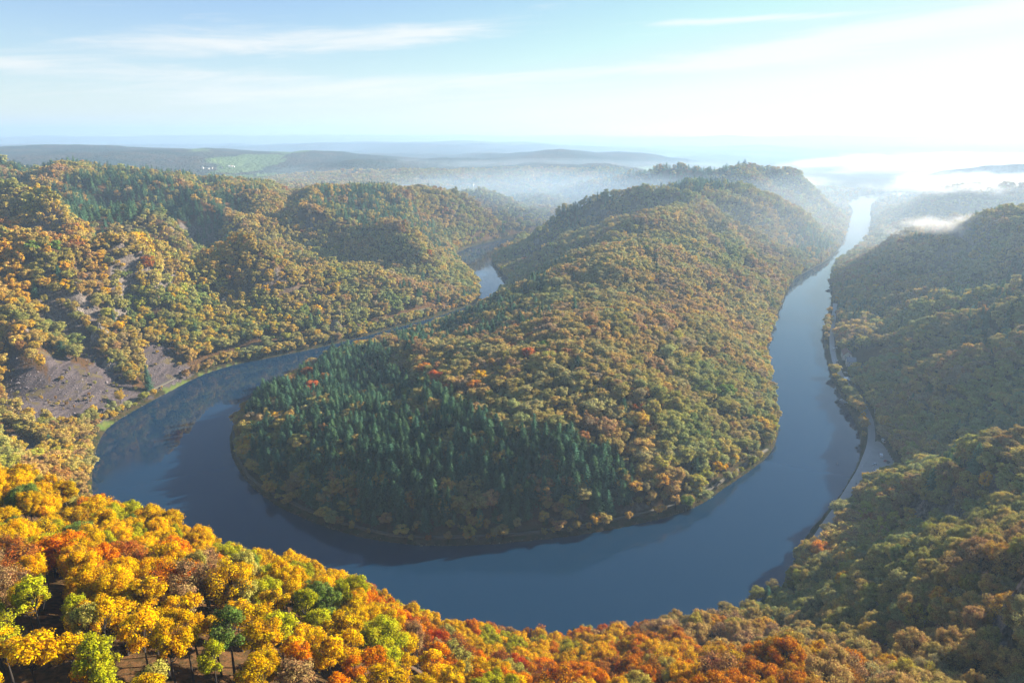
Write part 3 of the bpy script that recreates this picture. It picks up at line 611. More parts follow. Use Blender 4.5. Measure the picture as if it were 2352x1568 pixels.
# colour: clustered by noise, warmest on the near slope
PAL = {'yellow': (.62, .38, .02), 'golden': (.68, .40, .025), 'orange': (.62, .21, .015), 'rust': (.36, .13, .03), 'red': (.44, .08, .02), 'lime': (.42, .40, .025), 'green': (.17, .24, .05), 'olive': (.38, .34, .08), 'brown': (.40, .25, .11),
       'ochre': (.55, .39, .10), 'grey': (.36, .28, .18), 'sage': (.36, .38, .15), 'spruce': (.06, .135, .085), 'larch': (.50, .36, .04)}
names = list(PAL)
def choose(tab, u_): # tab: [(name, weight)]
    w_ = np.cumsum([b for a, b in tab]); w_ = w_ / w_[-1]; return np.array([names.index(a) for a, b in tab])[np.searchsorted(w_, u_)]
cl = np.clip((fbm(tx / 38, ty / 38, 2) - .5) * 1.9 + .5, 0, .999); u_ = np.clip(.5 * cl + .5 * rng.random(n), 0, .999); u_ = np.clip((u_ - .5) * 1.35 + .5, 0, .999)
col = choose([('green', 1.2), ('sage', 3), ('olive', 3.6), ('ochre', 2.4), ('brown', 2.4), ('rust', .45), ('yellow', .35), ('grey', .8)], u_)
near_l = (tr < 430) & (tx + (fbm(tx / 25 + 4, ty / 25, 3) - .5) * 150 < 78) & (ty < 345)
def put(mask, tab): 
    global col
    col = np.where(mask, choose(tab, u_), col)
put(near_l & (tx < -40), [('green', .5), ('lime', 2.8), ('yellow', 4.5), ('golden', 2.6), ('olive', .7), ('orange', 1.4), ('brown', .8), ('rust', .5)])
put(near_l & (tx >= -40), [('lime', .8), ('yellow', 2.2), ('golden', 3), ('orange', 2.4), ('olive', .6), ('rust', 2), ('red', .35), ('brown', .6)])
put((tr < 600) & ~near_l & (tx > 60) & (ty < 480), [('green', .6), ('sage', 1.8), ('olive', 2.6), ('lime', .5), ('ochre', 2.6), ('golden', .4), ('brown', 2.6), ('rust', .6)])
put((tx < -260) & (ty < 1060) & (ty > 420), [('green', .9), ('olive', 2.6), ('lime', .5), ('yellow', 1.1), ('golden', .8), ('ochre', 2.6), ('brown', 1.6), ('rust', .5)])
put((tb < 16) & (tr > 420), [('lime', 1.2), ('sage', 2), ('golden', 1), ('ochre', 2), ('olive', 2), ('brown', 1.4)])
colv = np.array([PAL[a] for a in names])[col] * rng.uniform(.78, 1.2, (n, 1))
gm = sst(fbm(tx / 110 + 33, ty / 110, 3), .40, .60)[:, None]; meanc = np.array((.28, .29, .11)) * (1 - gm) + np.where((tx < -200)[:, None], np.array((.46, .29, .09)), np.array((.43, .29, .14))) * gm; meanc = meanc * (.75 + .5 * fbm(tx / 55 + 80, ty / 55, 3))[:, None]
meanc[:, 1] *= .85 + .3 * fbm(tx / 90 + 60, ty / 90, 2)
wn = sst(tx, -20, 110)[:, None] * .55; colv = np.where(near_l[:, None], colv * (1 - wn) + np.array((.50, .27, .06)) * wn, colv)
farm = (~near_l)[:, None]; pop = (rng.random(n) < .07)[:, None]; colv = np.where(farm & ~pop, colv * .6 + meanc * .46, colv)
larch = is_con & (rng.random(n) < .0); colv[is_con] = np.array(PAL['spruce']) * rng.uniform(.55, 1.6, (is_con.sum(), 1)) * (1 + rng.uniform(0, .45, (is_con.sum(), 1)) * np.array((1, .3, -.4))); colv[larch] = PAL['larch']
col[is_con] = names.index('spruce'); col[larch] = names.index('larch')
hgt = np.where(is_con, 13 + 9 * fbm(tx / 45 + 3, ty / 45, 2) + rng.uniform(-4, 6, n), 11 + 8 * fbm(tx / 70 + 30, ty / 70, 2) + rng.uniform(-2.5, 4.5, n)); hgt = np.where(is_con & inside(tx, ty, front), hgt + 5, hgt); hgt = hgt * np.where(tb < np.where((tx < 10) & (ty > 770) & (ty < 1250) & (tx - 20 > (ty - 1160) * .95), 5, 14), rng.uniform(.4, .85, n), 1)
on_scree = np.zeros(n, bool)
for p in scree_polys: on_scree |= inside(tx, ty, p)
hgt = np.where(on_scree, rng.uniform(1.5, 6.5, n), hgt)
hgt = np.where((tr > 1900), hgt * 1.12, hgt)
wide = np.exp(rng.normal(0, .17, n)) * np.where(tr > 1900, 1.35, 1) * np.where(tr < 170, .90, np.where(tr < 420, .82, 1)); wide = np.where(is_con, wide * 1.22, wide)

# single trees that stand out: (pixel of the foot, colour, height, width, conifer?, words)
spec = [((1881, 1302), 'orange', 19, 1.25, 0, 'big glowing orange round tree on the right shore between brown trees'),
        ((1575, 1172), 'green', 14, 1.1, 0, 'lone round green tree at the water edge of the wooded peninsula'),
        ((343, 898), 'spruce', 24, 1.1, 1, 'lone dark spruce below the scree slope on the left shore'),
        ((718, 890), 'red', 17, 1.1, 0, 'bright orange red tree among the spruces at the left edge of the peninsula'),
        ((1000, 868), 'red', 17, 1.2, 0, 'orange red maple in the middle of the peninsula wood'),
        ((1090, 878), 'orange', 16, 1.2, 0, 'orange maple to the right of the red maple on the peninsula'),
        ((748, 868), 'orange', 15, 1.0, 0, 'orange tree just right of the bright orange red tree on the left peninsula edge'),
        ((706, 850), 'rust', 14, 1.0, 0, 'rust coloured tree highest on the left peninsula edge by the water'),
        ((976, 845), 'orange', 15, 1.1, 0, 'orange tree just behind the orange red maple on the peninsula'),
        ((1024, 880), 'rust', 16, 1.1, 0, 'rust red tree between the two bright maples on the peninsula'),
        ((1215, 808), 'red', 14, 1.0, 0, 'small deep red tree farther back in the peninsula wood'),
        ((640, 948), 'golden', 12, 1.1, 0, 'low golden tree at the left foot of the peninsula spruces'),
        ((944, 962), 'golden', 17, 1.2, 0, 'golden tree standing alone among dark spruces on the peninsula'),
        ((1345, 1492), 'sage', 17, .8, 0, 'slim pale green tree rising over the near shore in front of the water'),
        ((1368, 1492), 'red', 13, .9, 0, 'dusky red tree beside the slim pale green one on the near shore'),
        ((1758, 1392), 'spruce', 16, 1.1, 1, 'small dark spruce on the near right shore before the water'),
        ((733, 1136), 'lime', 11, 1.0, 0, 'small yellow green tree in the shade on the front bank of the peninsula'),
        ((985, 1250), 'rust', 8, 1.0, 0, 'small rust coloured bush at the water line in front of the peninsula'),
        ((880, 1560), 'lime', 19, 1.2, 0, 'broad lime green tree among orange ones at the bottom of the photo')]
spx = []
for (u, v), c_, h_, w_, con, words in spec:
    spx.append(hit(u, v, 14 if (v < 1000 and 600 < u < 1300) else 0.5) + (h_, w_, con, c_, words))
for x, y, h_, *_ in spx:
    k = np.hypot(tx - x, ty - y + (3 if h_ > 12 else 0)) > (8.5 if 600 < math.hypot(x, y) < 1000 else 5.5)
    tx, ty, tz, tr, tb, is_con, col, colv, hgt, wide = [q[k] for q in (tx, ty, tz, tr, tb, is_con, col, colv, hgt, wide)]
n = len(tx); rot = rng.uniform(0, 6.283, n); var = rng.integers(0, 1000, n)
cluster = fbm(tx / 30 + 50, ty / 30, 2)
def key_of(i):
    if is_con[i]: return 'spruce%d' % (var[i] % 4) if tr[i] < 1150 else 'sprucefar%d' % (var[i] % 3)
    if tr[i] < 430:
        thin = names[col[i]] in ('brown', 'rust', 'grey') and var[i] % 10 < 6 or var[i] % 6 == 0
        if tr[i] < 165 and tx[i] < 5 and var[i] % 10 < 8: return 'tall%d' % (var[i] % 3)
        return 'thin%d' % (var[i] % 3) if thin else 'near%d' % (var[i] % 6)
    if tr[i] < 950: return 'mid%d' % (var[i] % 8)
    if tr[i] < 2000: return 'far%d' % (var[i] % 6)
    return 'dist%d' % (var[i] % 3)
keys = np.array([kidx[key_of(i)] for i in range(n)]); baseH = np.array([h for _, h in kinds])[keys]
sclz = hgt / baseH; sclx = sclz * .45 + .55; sclx = np.where(hgt < 11, sclz, sclx) * wide
tint = np.concatenate((colv, np.ones((n, 1))), 1)
# which show largest
top = np.stack((tx, ty, tz + hgt * .9), -1); U_, V_ = to_px(top); infr = (U_ > -20) & (U_ < 2372) & (V_ > 0) & (V_ < 1600) & (ty > 5)
def seen(i):
    q = np.linspace(.05, .985, 60); p = np.array((0, 0, HC)) + (top[i] - np.array((0, 0, HC))) * q[:, None]
    return bool((p[:, 2] > ground_z(p[:, 0], p[:, 1]) + 9).mean() > .97)
app = np.where(infr, hgt / np.maximum(np.linalg.norm(top - np.array((0, 0, HC)), axis=1), 1), 0)
def largest(mask, m):
    o_ = [i for i in np.argsort(-app * mask) if mask[i]]; r_ = []
    for i in o_:
        if app[i] <= 0 or len(r_) >= m: break
        if seen(i): r_.append(i)
    return r_
bl = largest(~is_con, 288); cf = largest(is_con, 296)
ORD = ['first', 'second', 'third', 'fourth', 'fifth', 'sixth', 'seventh', 'eighth', 'ninth', 'tenth', 'eleventh', 'twelfth', 'thirteenth', 'fourteenth', 'fifteenth', 'sixteenth', 'seventeenth', 'eighteenth', 'nineteenth', 'twentieth']
def ordn(i):
    if i < 20: return ORD[i]
    t_ = ['twenty', 'thirty', 'forty', 'fifty', 'sixty', 'seventy', 'eighty', 'ninety'][(i + 1) // 10 - 2]
    return t_ + '-' + ORD[i % 10] if (i + 1) % 10 else t_[:-1] + 'ieth'
HUE = {'yellow': 'bright yellow', 'golden': 'golden yellow', 'orange': 'orange', 'rust': 'rust brown', 'red': 'dark red', 'lime': 'yellow green', 'green': 'green', 'olive': 'olive', 'brown': 'brown', 'ochre': 'ochre', 'grey': 'grey brown', 'sage': 'pale green', 'spruce': 'dark green', 'larch': 'yellow'}
def place_tree(key, x, y, z, h_, w_, ang, rgba, name, label, cat, group):
    r_ = empty(name, (x, y, z), ang); sz = h_ / kinds[kidx[key]][1]; sx_ = (sz if h_ < 11 else sz * .45 + .55) * w_; r_.scale = (sx_, sx_, sz)
    tag(r_, label, cat, group)
    a = bpy.data.objects.new('trunk', wood_me[key]); C.objects.link(a); a.parent = r_
    b_ = bpy.data.objects.new('crown', leaf_me[key]); C.objects.link(b_); b_.parent = r_; b_.color = rgba
    return r_
def make_named(lst, con):
    rows = {}
    for i in lst:
        u, v = float(U_[i]), float(V_[i]); hue = HUE[names[col[i]]]
        if con:
            zone = ('on the near slopes' if tr[i] < 430 else 'on front bank of peninsula' if v > 1060 and 560 < u < 1500 else 'in lower spruce rows of peninsula' if v > 1000 and 560 < u < 1500 else
                    'in middle spruce rows of peninsula' if v > 930 and 560 < u < 1500 else 'in upper spruce rows of peninsula' if 560 < u < 1700 else 'on the left slopes' if u < 560 else 'on the right slopes')
        else:
            band = int(np.clip((v - 1040) // 75, 0, 6)); side = 'left' if u < 800 else 'middle' if u < 1500 else 'right'
            zone = ['in back row', 'in second row', 'in third row', 'in middle row', 'in fifth row', 'in sixth row', 'in front row'][band] + {'left': ' of left near slope', 'middle': ' of central near slope', 'right': ' of right near hillside'}[side]
        form = ('spruce' if names[col[i]] != 'larch' else 'larch') if con else ('thin branchy tree' if kinds[keys[i]][0].startswith(('thin', 'tall')) else 'leafy tree')
        size = 'tall' if sclz[i] > (.98 if con else .9) else 'low'
        rows.setdefault((zone, hue, form, size), []).append((u, i))
    for (zone, hue, form, size), l in rows.items():
        l.sort()
        for k, (u, i) in enumerate(l):
            pos = 'the only one ' if len(l) == 1 else ordn(k) + ' from left '
            key = kinds[keys[i]][0]
            if key not in wood_me: key = 'spruce%d' % (var[i] % 4) if con else 'near%d' % (var[i] % 6)
            place_tree(key, tx[i], ty[i], tz[i], hgt[i], wide[i], rot[i], tuple(tint[i]), 'conifer_tree' if con else 'broadleaf_tree', '%s %s %s, %s%s' % (size, hue, form, pos, zone), 'conifer' if con else 'broadleaf tree',
                       'single conifers told apart in the woods' if con else 'autumn trees of the near slopes')
make_named(bl, False); make_named(cf, True)
for x, y, h_, w_, con, c_, words in spx:
    r0_ = math.hypot(x, y)
    place_tree('spruce1' if con else 'near%d' % (int(abs(x)) % 6), x, y, gz(x, y) - .3, h_ * (1.3 if 600 < r0_ < 1000 else 1), w_ * (1.2 if 600 < r0_ < 1000 else 1), x % 6.28, (*{'red': (.60, .19, .06), 'orange': (.72, .32, .06), 'golden': (.80, .50, .06)}.get(c_, PAL[c_]), 1), 'conifer_tree' if con else 'broadleaf_tree', words, 'conifer' if con else 'broadleaf tree', None)
rest = np.ones(n, bool); rest[bl] = False; rest[cf] = False
def mass(name, mask, label, cat):
    me = bpy.data.meshes.new(name); k = np.nonzero(mask)[0]; me.vertices.add(len(k))
    me.vertices.foreach_set('co', np.stack((tx[k], ty[k], tz[k] - .3), -1).astype(np.float32).ravel())
    a = me.attributes.new('pick', 'INT', 'POINT'); a.data.foreach_set('value', keys[k].astype(np.int32))
    a = me.attributes.new('turn', 'FLOAT_VECTOR', 'POINT'); a.data.foreach_set('vector', np.stack((rng.normal(size=len(k)) * .03, rng.normal(size=len(k)) * .03, rot[k]), -1).astype(np.float32).ravel())
    a = me.attributes.new('size', 'FLOAT_VECTOR', 'POINT'); a.data.foreach_set('vector', np.stack((sclx[k], sclx[k], sclz[k]), -1).astype(np.float32).ravel())
    a = me.attributes.new('tint', 'FLOAT_COLOR', 'POINT'); a.data.foreach_set('color', tint[k].astype(np.float32).ravel())
    o = link(name, me); tag(o, label, cat, kind='stuff')
    g = bpy.data.node_groups.new(name, 'GeometryNodeTree'); g.interface.new_socket('Geometry', in_out='INPUT', socket_type='NodeSocketGeometry'); g.interface.new_socket('Geometry', in_out='OUTPUT', socket_type='NodeSocketGeometry')
    gi = g.nodes.new('NodeGroupInput'); go = g.nodes.new('NodeGroupOutput'); ip = g.nodes.new('GeometryNodeInstanceOnPoints'); ci = g.nodes.new('GeometryNodeCollectionInfo')
    ci.inputs[0].default_value = src; ci.inputs['Separate Children'].default_value = True; ci.inputs['Reset Children'].default_value = True
    def att(nm, ty_):
        q = g.nodes.new('GeometryNodeInputNamedAttribute'); q.data_type = ty_; q.inputs[0].default_value = nm; return q.outputs[0]
    g.links.new(gi.outputs[0], ip.inputs['Points']); g.links.new(ci.outputs[0], ip.inputs['Instance']); ip.inputs['Pick Instance'].default_value = True
    g.links.new(att('pick', 'INT'), ip.inputs['Instance Index']); g.links.new(att('turn', 'FLOAT_VECTOR'), ip.inputs['Rotation']); g.links.new(att('size', 'FLOAT_VECTOR'), ip.inputs['Scale'])
    g.links.new(ip.outputs[0], go.inputs[0]); md = o.modifiers.new('trees', 'NODES'); md.node_group = g
mass('autumn_forest', rest & ~is_con, 'autumn coloured broadleaf wood covering the hills on both sides of the river', 'forest')
mass('conifer_forest', rest & is_con, 'dark green conifer stands mixed into the hill woods', 'forest')
print('trees', n, 'near', int((tr < 430).sum()), len(bl), len(cf))

# ---------------------------------------------------------------- things people made
m_white = plain('white_paint', (.8, .8, .78), .4); m_dark = plain('dark_metal', (.03, .03, .035), .4); m_glass = plain('window_glass', (.03, .04, .05), .1)
m_plaster = plain('pale_plaster', (.62, .58, .50), .9, 0, .1, .6); m_tile = plain('red_brown_tiles', (.20, .085, .055), .8, 0, .25, 2); m_slate = plain('grey_slate', (.22, .23, .26), .6, 0, .2, 2)
m_wood = plain('weathered_wood', (.14, .08, .05), .85, 0, .3, 2); m_tyre = plain('tyre_rubber', (.015, .015, .015), .9); m_stone = plain('castle_stone', (.30, .19, .14), .95, 0, .3, .35)
m_skin = plain('skin', (.45, .27, .19), .6); m_hair = plain('hair', (.05, .03, .02), .8)
def house(name, x, y, w_, d_, h_, rz, roofm, label, cat='house', group=None, wallm=None, pitch=.75, floors=2, detail=True, zz=None):
    g = (zz if zz is not None else gz(x, y)); r_ = tag(empty(name, (x, y, g), rz), label, cat, group)
    q = MB().box((0, 0, h_ / 2 - 1), (w_, d_, h_ + 2)); rh = w_ / 2 * pitch
    q.prism([(-w_ / 2, h_), (w_ / 2, h_), (0, h_ + rh - .05)], -d_ / 2 + .01, d_ / 2 - .01); n8 = len(q.v)
    q.v[-6:] = [(b_, a_, c_) for a_, b_, c_ in q.v[-6:]]
    q.build('wall', wallm or m_plaster, r_)
    e = .5; th = .25; roof = MB()
    for s in (-1, 1):
        roof.add([(s * (w_ / 2 + e), -d_ / 2 - e, h_ - e * pitch), (s * (w_ / 2 + e), d_ / 2 + e, h_ - e * pitch), (0, d_ / 2 + e, h_ + rh), (0, -d_ / 2 - e, h_ + rh),
                  (s * (w_ / 2 + e), -d_ / 2 - e, h_ - e * pitch + th), (s * (w_ / 2 + e), d_ / 2 + e, h_ - e * pitch + th), (0, d_ / 2 + e, h_ + rh + th), (0, -d_ / 2 - e, h_ + rh + th)],
                 [(0, 1, 2, 3), (7, 6, 5, 4), (0, 4, 5, 1), (1, 5, 6, 2), (3, 2, 6, 7), (0, 3, 7, 4)])
    ro = roof.build('roof', roofm, r_)
    if detail:
        MB().box((w_ * .15, d_ * .2, h_ + rh), (.8, .8, 1.8)).build('chimney', m_tile, ro)
        for f in range(floors):
            z = 1.6 + f * 2.9
            for s in (-1, 1):
                k = max(2, int(d_ / 4))
                for j in range(k):
                    wq = MB().box((s * (w_ / 2 + .02), -d_ / 2 + d_ * (j + .5) / k, z), (.12, 1.1, 1.4)).build('window', m_white, r_)
                    MB().box((s * (w_ / 2 + .06), -d_ / 2 + d_ * (j + .5) / k, z), (.1, .85, 1.15)).build('pane', m_glass, wq)
                for j in range(max(2, int(w_ / 4))):
                    kk = max(2, int(w_ / 4)); wq = MB().box((-w_ / 2 + w_ * (j + .5) / kk, s * (d_ / 2 + .02), z), (1.1, .12, 1.4)).build('window', m_white, r_)
                    MB().box((-w_ / 2 + w_ * (j + .5) / kk, s * (d_ / 2 + .06), z), (.85, .1, 1.15)).build('pane', m_glass, wq)
        MB().box((w_ * .1, -d_ / 2 - .05, 1.05), (1.1, .12, 2.1)).build('door', m_wood, r_)
    return r_
def inn_at(u, v, z=3): return at_z(u, v, z)
# the inn: long plastered wing with red tiles, two pale cross gables facing the river road
x, y = inn_at(1951, 826); rd = R(-18)
house('riverside_inn', x, y + 9, 10, 20, 6.5, rd, m_tile, 'long riverside inn with red brown tiled roof beside the pale bank road', 'inn', None, None, .85)
x2, y2 = inn_at(1953, 838); house('inn_annex', x2, y2, 11, 10, 6.0, rd + R(90), m_slate, 'grey roofed gabled annex in front of the long red roofed inn', 'house', None, None, .8)
x3, y3 = inn_at(1955, 848); house('inn_annex', x3, y3 - 2, 9, 8, 4.0, rd + R(90), m_slate, 'lowest grey roofed annex nearest the drone beside the inn', 'house', None, None, .6, 1)
x4, y4 = inn_at(1946, 874); house('boathouse', x4, y4, 7, 9, 2.8, R(-30), m_white, 'small shed with pale metal roof on the bank between inn and moored boats', 'shed', None, m_wood, .25, 1)

def vehicle(name, kind_, u, v, ang, colr, label, group=None):
    x, y = at_z(u, v, 3.4); x, y = float(x), float(y); z = (2.75 if inside(np.array([x]), np.array([y]), cp)[0] else gz(x, y) + .35 if seg_dist(np.array([x]), np.array([y]), road)[0] < 4 else gz(x, y) + .05)
    r_ = tag(empty(name, (x, y, z), R(ang)), label, kind_, group); m = plain('car_paint', colr, .3)
    Lg, W, H = {'car': (4.3, 1.75, 1.45), 'van': (5.6, 2.05, 2.5), 'camper': (6.6, 2.3, 2.9), 'bus': (9.5, 2.5, 3.1), 'trailer': (4.6, 2.2, 2.5)}[kind_]
    if kind_ == 'car':
        prof = [(-Lg / 2, .35), (-Lg / 2, .85), (-Lg / 2 + .9, .95), (-Lg * .18, H), (Lg * .22, H), (Lg * .42, .98), (Lg / 2, .9), (Lg / 2, .35)]
        MB().prism(prof, -W / 2, W / 2).build('body', m, r_, bevel=.06)
        MB().prism([(-Lg / 2 + 1.0, .97), (-Lg * .175, H - .07), (Lg * .20, H - .07), (Lg * .385, .99)], -W / 2 - .02, W / 2 + .02).build('window', m_glass, r_)
        MB().prism([(-Lg / 2 + .84, .96), (-Lg * .175 - .06, H - .08), (-Lg * .175 - .02, H - .04), (-Lg / 2 + .88, .99)], -W / 2 + .15, W / 2 - .15).build('windscreen', m_glass, r_)
    else:
        nose = .9 if kind_ in ('van', 'camper') else .05
        prof = [(-Lg / 2, .4), (-Lg / 2, H * .48), (-Lg / 2 + nose, H * .95), (-Lg / 2 + nose + .15, H), (Lg / 2 - .1, H), (Lg / 2, H - .15), (Lg / 2, .4)]
        MB().prism(prof, -W / 2, W / 2).build('body', m, r_, bevel=.07)
        if kind_ == 'trailer': MB().box((0, 0, H * .62), (W + .05, 1.3, .6)).build('window', m_glass, r_); MB().tube([(0, -Lg / 2, .5), (0, -Lg / 2 - 1.1, .5)], .06).build('drawbar', m_dark, r_)
        else:
            MB().box((0, .3, H * .66), (W + .05, Lg * .6, H * .22)).build('window', m_glass, r_)
            MB().prism([(-Lg / 2 + .02, H * .52), (-Lg / 2 + nose - .06, H * .93), (-Lg / 2 + nose, H * .93), (-Lg / 2 + .1, H * .52)], -W / 2 + .12, W / 2 - .12).build('windscreen', m_glass, r_)
    for sx_ in (-1, 1):
        for yy in ((-Lg * .31, Lg * .31) if kind_ != 'trailer' else (0.2,)):
            MB().tube([(sx_ * (W / 2 - .2), yy, .34), (sx_ * (W / 2 + .03), yy, .34)], .34, 12).build('wheel', m_tyre, r_)
    return r_
W_, S_, K_, B_, R_ = (.8, .8, .8), (.5, .52, .55), (.03, .03, .035), (.05, .09, .2), (.3, .03, .02)
for q in [('trailer', 'trailer', 2024, 1047, -20, W_, 'white caravan trailer standing alone at the roadside above the car park'),
          ('van', 'van', 2029, 1013, -8, W_, 'white van farthest up the shaded road above the car park'),
          ('camper_van', 'camper', 2014, 1087, -62, W_, 'long white camper van with bright roof in the middle of the car park'),
          ('parked_car', 'car', 2011, 1080, -70, S_, 'silver car just behind the long white camper van'),
          ('parked_car', 'car', 2034, 1058, -55, R_, 'dark red car farther from the river at the upper rim of the car park'),
          ('parked_car', 'car', 2040, 1061, -55, K_, 'black car beside the dark red car at the upper rim'),
          ('parked_car', 'car', 2052, 1070, -50, W_, 'white car alone deep in the shade at the rim of the car park'),
          ('parked_car', 'car', 2009, 1065, -80, S_, 'silver car by the entrance where the road widens'),
          ('parked_car', 'car', 2021, 1094, -60, B_, 'dark blue car in the shade behind the camper van'),
          ('parked_car', 'car', 2026, 1092, -60, S_, 'silver car next to the dark blue one in the shade'),
          ('parked_car', 'car', 2007, 1112, -62, W_, 'white car nearest the river in the row of three white cars'),
          ('parked_car', 'car', 2014, 1109, -62, W_, 'middle car of the row of three white cars'),
          ('parked_car', 'car', 2021, 1106, -62, W_, 'white car nearest the slope in the row of three'),
          ('parked_car', 'car', 1982, 1119, -65, W_, 'white car beside the low brown hut nearest the drone'),
          ('van', 'van', 1915, 802, 6, W_, 'white van standing on the bank road before the inn'),
          ('parked_car', 'car', 1921, 798, 10, S_, 'silver car just behind the white van on the bank road'),
          ('parked_car', 'car', 1924, 780, 5, W_, 'white car highest up the verge of the bank road'),
          ('parked_car', 'car', 1921, 827, 60, W_, 'white car across the road from the inn gable'),
          ('parked_car', 'car', 1924, 832, 60, K_, 'black car next to the white one across from the inn'),
          ('parked_car', 'car', 1932, 844, 40, S_, 'silver car at the near corner of the inn yard'),
          ('parked_car', 'car', 1942, 855, 60, W_, 'white car below the inn near the pale roofed shed')]:
    vehicle(q[0], q[1], q[2], q[3], q[4], q[5], q[6], 'cars parked along the right bank' if q[1] == 'car' else None)
# open hut with a dark roof, barriers
x, y = at_z(1987, 1114, 3); g = 2.75; r_ = tag(empty('wooden_hut', (x, y, g), R(28)), 'low brown open hut with flat dark roof on the sunlit end of the car park', 'hut')
for sx_ in (-2.6, 0, 2.6):
    for sy in (-1.5, 1.5): MB().tube([(sx_, sy, 0), (sx_, sy, 2.3)], .08).build('post', m_wood, r_)
MB().prism([(-2.0, 2.3), (2.0, 2.3), (0, 3.0)], -3.2, 3.2).build('roof', m_wood, r_); MB().box((0, .9, .75), (4.6, .8, .08)).build('table', m_wood, r_); MB().box((0, -.3, .45), (4.6, .35, .06)).build('bench', m_wood, r_)
for (u, v, a_, ln_, lb) in [(1980, 1071, 62, 5.0, 'white barrier rail at the river edge of the pale yard'), (2005, 1074, 58, 5.0, 'white barrier rail between the pale yard and the camper van')]:
    x, y = at_z(u, v, 3); r_ = tag(empty('barrier', (x, y, max(gz(x, y), 2.75)), R(a_)), lb, 'barrier', None)
    for k in (-.5, 0, .5): MB().box((ln_ * k, 0, .45), (.12, .12, .9)).build('post', m_white, r_)
    for z in (.5, .85): MB().box((0, .08, z), (ln_ + .2, .05, .16)).build('rail', m_white, r_)

def person(x, y, z, ang, label, coat, sit=False, parts=True):
    """one continuous skinned body with clothes and hair as children"""
    r_ = tag(empty('person', (x, y, z), ang), label, 'person')
    if sit: J = [(0, 0, .32), (0, 0, .6), (0, .02, .88), (0, 0, 1.0), (0, -.03, 1.14), (0, -.02, 1.25), (.2, 0, .84), (.27, -.2, .62), (.2, -.42, .66), (-.2, 0, .84), (-.27, -.2, .62), (-.2, -.42, .66), (.1, -.05, .3), (.14, -.45, .42), (.12, -.85, .2), (-.1, -.05, .3), (-.14, -.45, .42), (-.12, -.85, .2)]
    else: J = [(0, 0, .95), (0, 0, 1.2), (0, .02, 1.42), (0, 0, 1.52), (0, -.03, 1.63), (0, -.02, 1.74), (.2, 0, 1.4), (.27, .05, 1.12), (.26, -.1, .88), (-.2, 0, 1.4), (-.27, -.05, 1.12), (-.26, -.18, .9), (.1, 0, .9), (.12, -.12, .5), (.11, -.02, .06), (-.1, 0, .9), (-.12, .08, .5), (-.11, .22, .1)]
    E = [(0, 1), (1, 2), (2, 3), (3, 4), (4, 5), (2, 6), (6, 7), (7, 8), (2, 9), (9, 10), (10, 11), (0, 12), (12, 13), (13, 14), (0, 15), (15, 16), (16, 17)]
    Rd = [.14, .13, .15, .06, .1, .08, .075, .05, .035, .075, .05, .035, .09, .065, .045, .09, .065, .045]
    me = bpy.data.meshes.new('body'); me.from_pydata(J, E, []); me.materials.append(coat)
    o = link('body', me, r_); md = o.modifiers.new('skin', 'SKIN'); me.update()
    if not me.skin_vertices: me.attributes  # created with the modifier
    bpy.context.view_layer.objects.active = o
    if not me.skin_vertices: 
        with bpy.context.temp_override(object=o, active_object=o): bpy.ops.mesh.customdata_skin_add()
    for i, q in enumerate(Rd): me.skin_vertices[0].data[i].radius = (q, q)
    me.skin_vertices[0].data[0].use_root = True; o.modifiers.new('smooth', 'SUBSURF').levels = 1
    z0 = J[5][2]; MB().tube([(0, .02, z0 - .06), (0, .03, z0 + .02), (0, .02, z0 + .07)], [.11, .105, .05], 10).build('hair', m_hair, r_, True)
    return r_
m_coat = plain('dark_jacket', (.03, .035, .06), .9); m_coat2 = plain('red_jacket', (.25, .04, .03), .9)
x, y = at_z(1966, 1113, 2.6); person(x, y, gz(x, y) + .25 if not inside(np.array([x]), np.array([y]), cp)[0] else 2.75, R(120), 'person in dark jacket walking on the pale road above the lawn', m_coat)
x, y = at_z(1923, 1065, 0.3)
r_ = tag(empty('kayak', (x, y, .05), R(-18)), 'tiny dark kayak alone on the wide water near the right bank', 'kayak')
hull = MB(); k0 = []; sec = [(-2.2, .02, .22), (-1.5, .22, .1), (-.5, .33, 0), (.5, .33, 0), (1.5, .22, .1), (2.2, .02, .22)]
vs = []
for yy, hw, zb in sec: vs += [(-hw, yy, .3), (-hw * .6, yy, zb), (hw * .6, yy, zb), (hw, yy, .3)]
fs = []
for i in range(5):
    for j in range(3): a_ = i * 4 + j; fs.append((a_, a_ + 1, a_ + 5, a_ + 4))
    fs.append((i * 4 + 3, i * 4, i * 4 + 4, i * 4 + 7))
fs += [(0, 1, 2, 3), (23, 22, 21, 20)]
hull.add(vs, fs).build('hull', plain('dark_hull', (.05, .07, .09), .3), r_)
MB().tube([(-1.1, -.45, .65), (1.1, -.45, 1.0)], .02).build('paddle', m_white, r_)
person(x, y, .02, R(-18), 'person in red jacket sitting in the kayak with both arms forward', m_coat2, True)
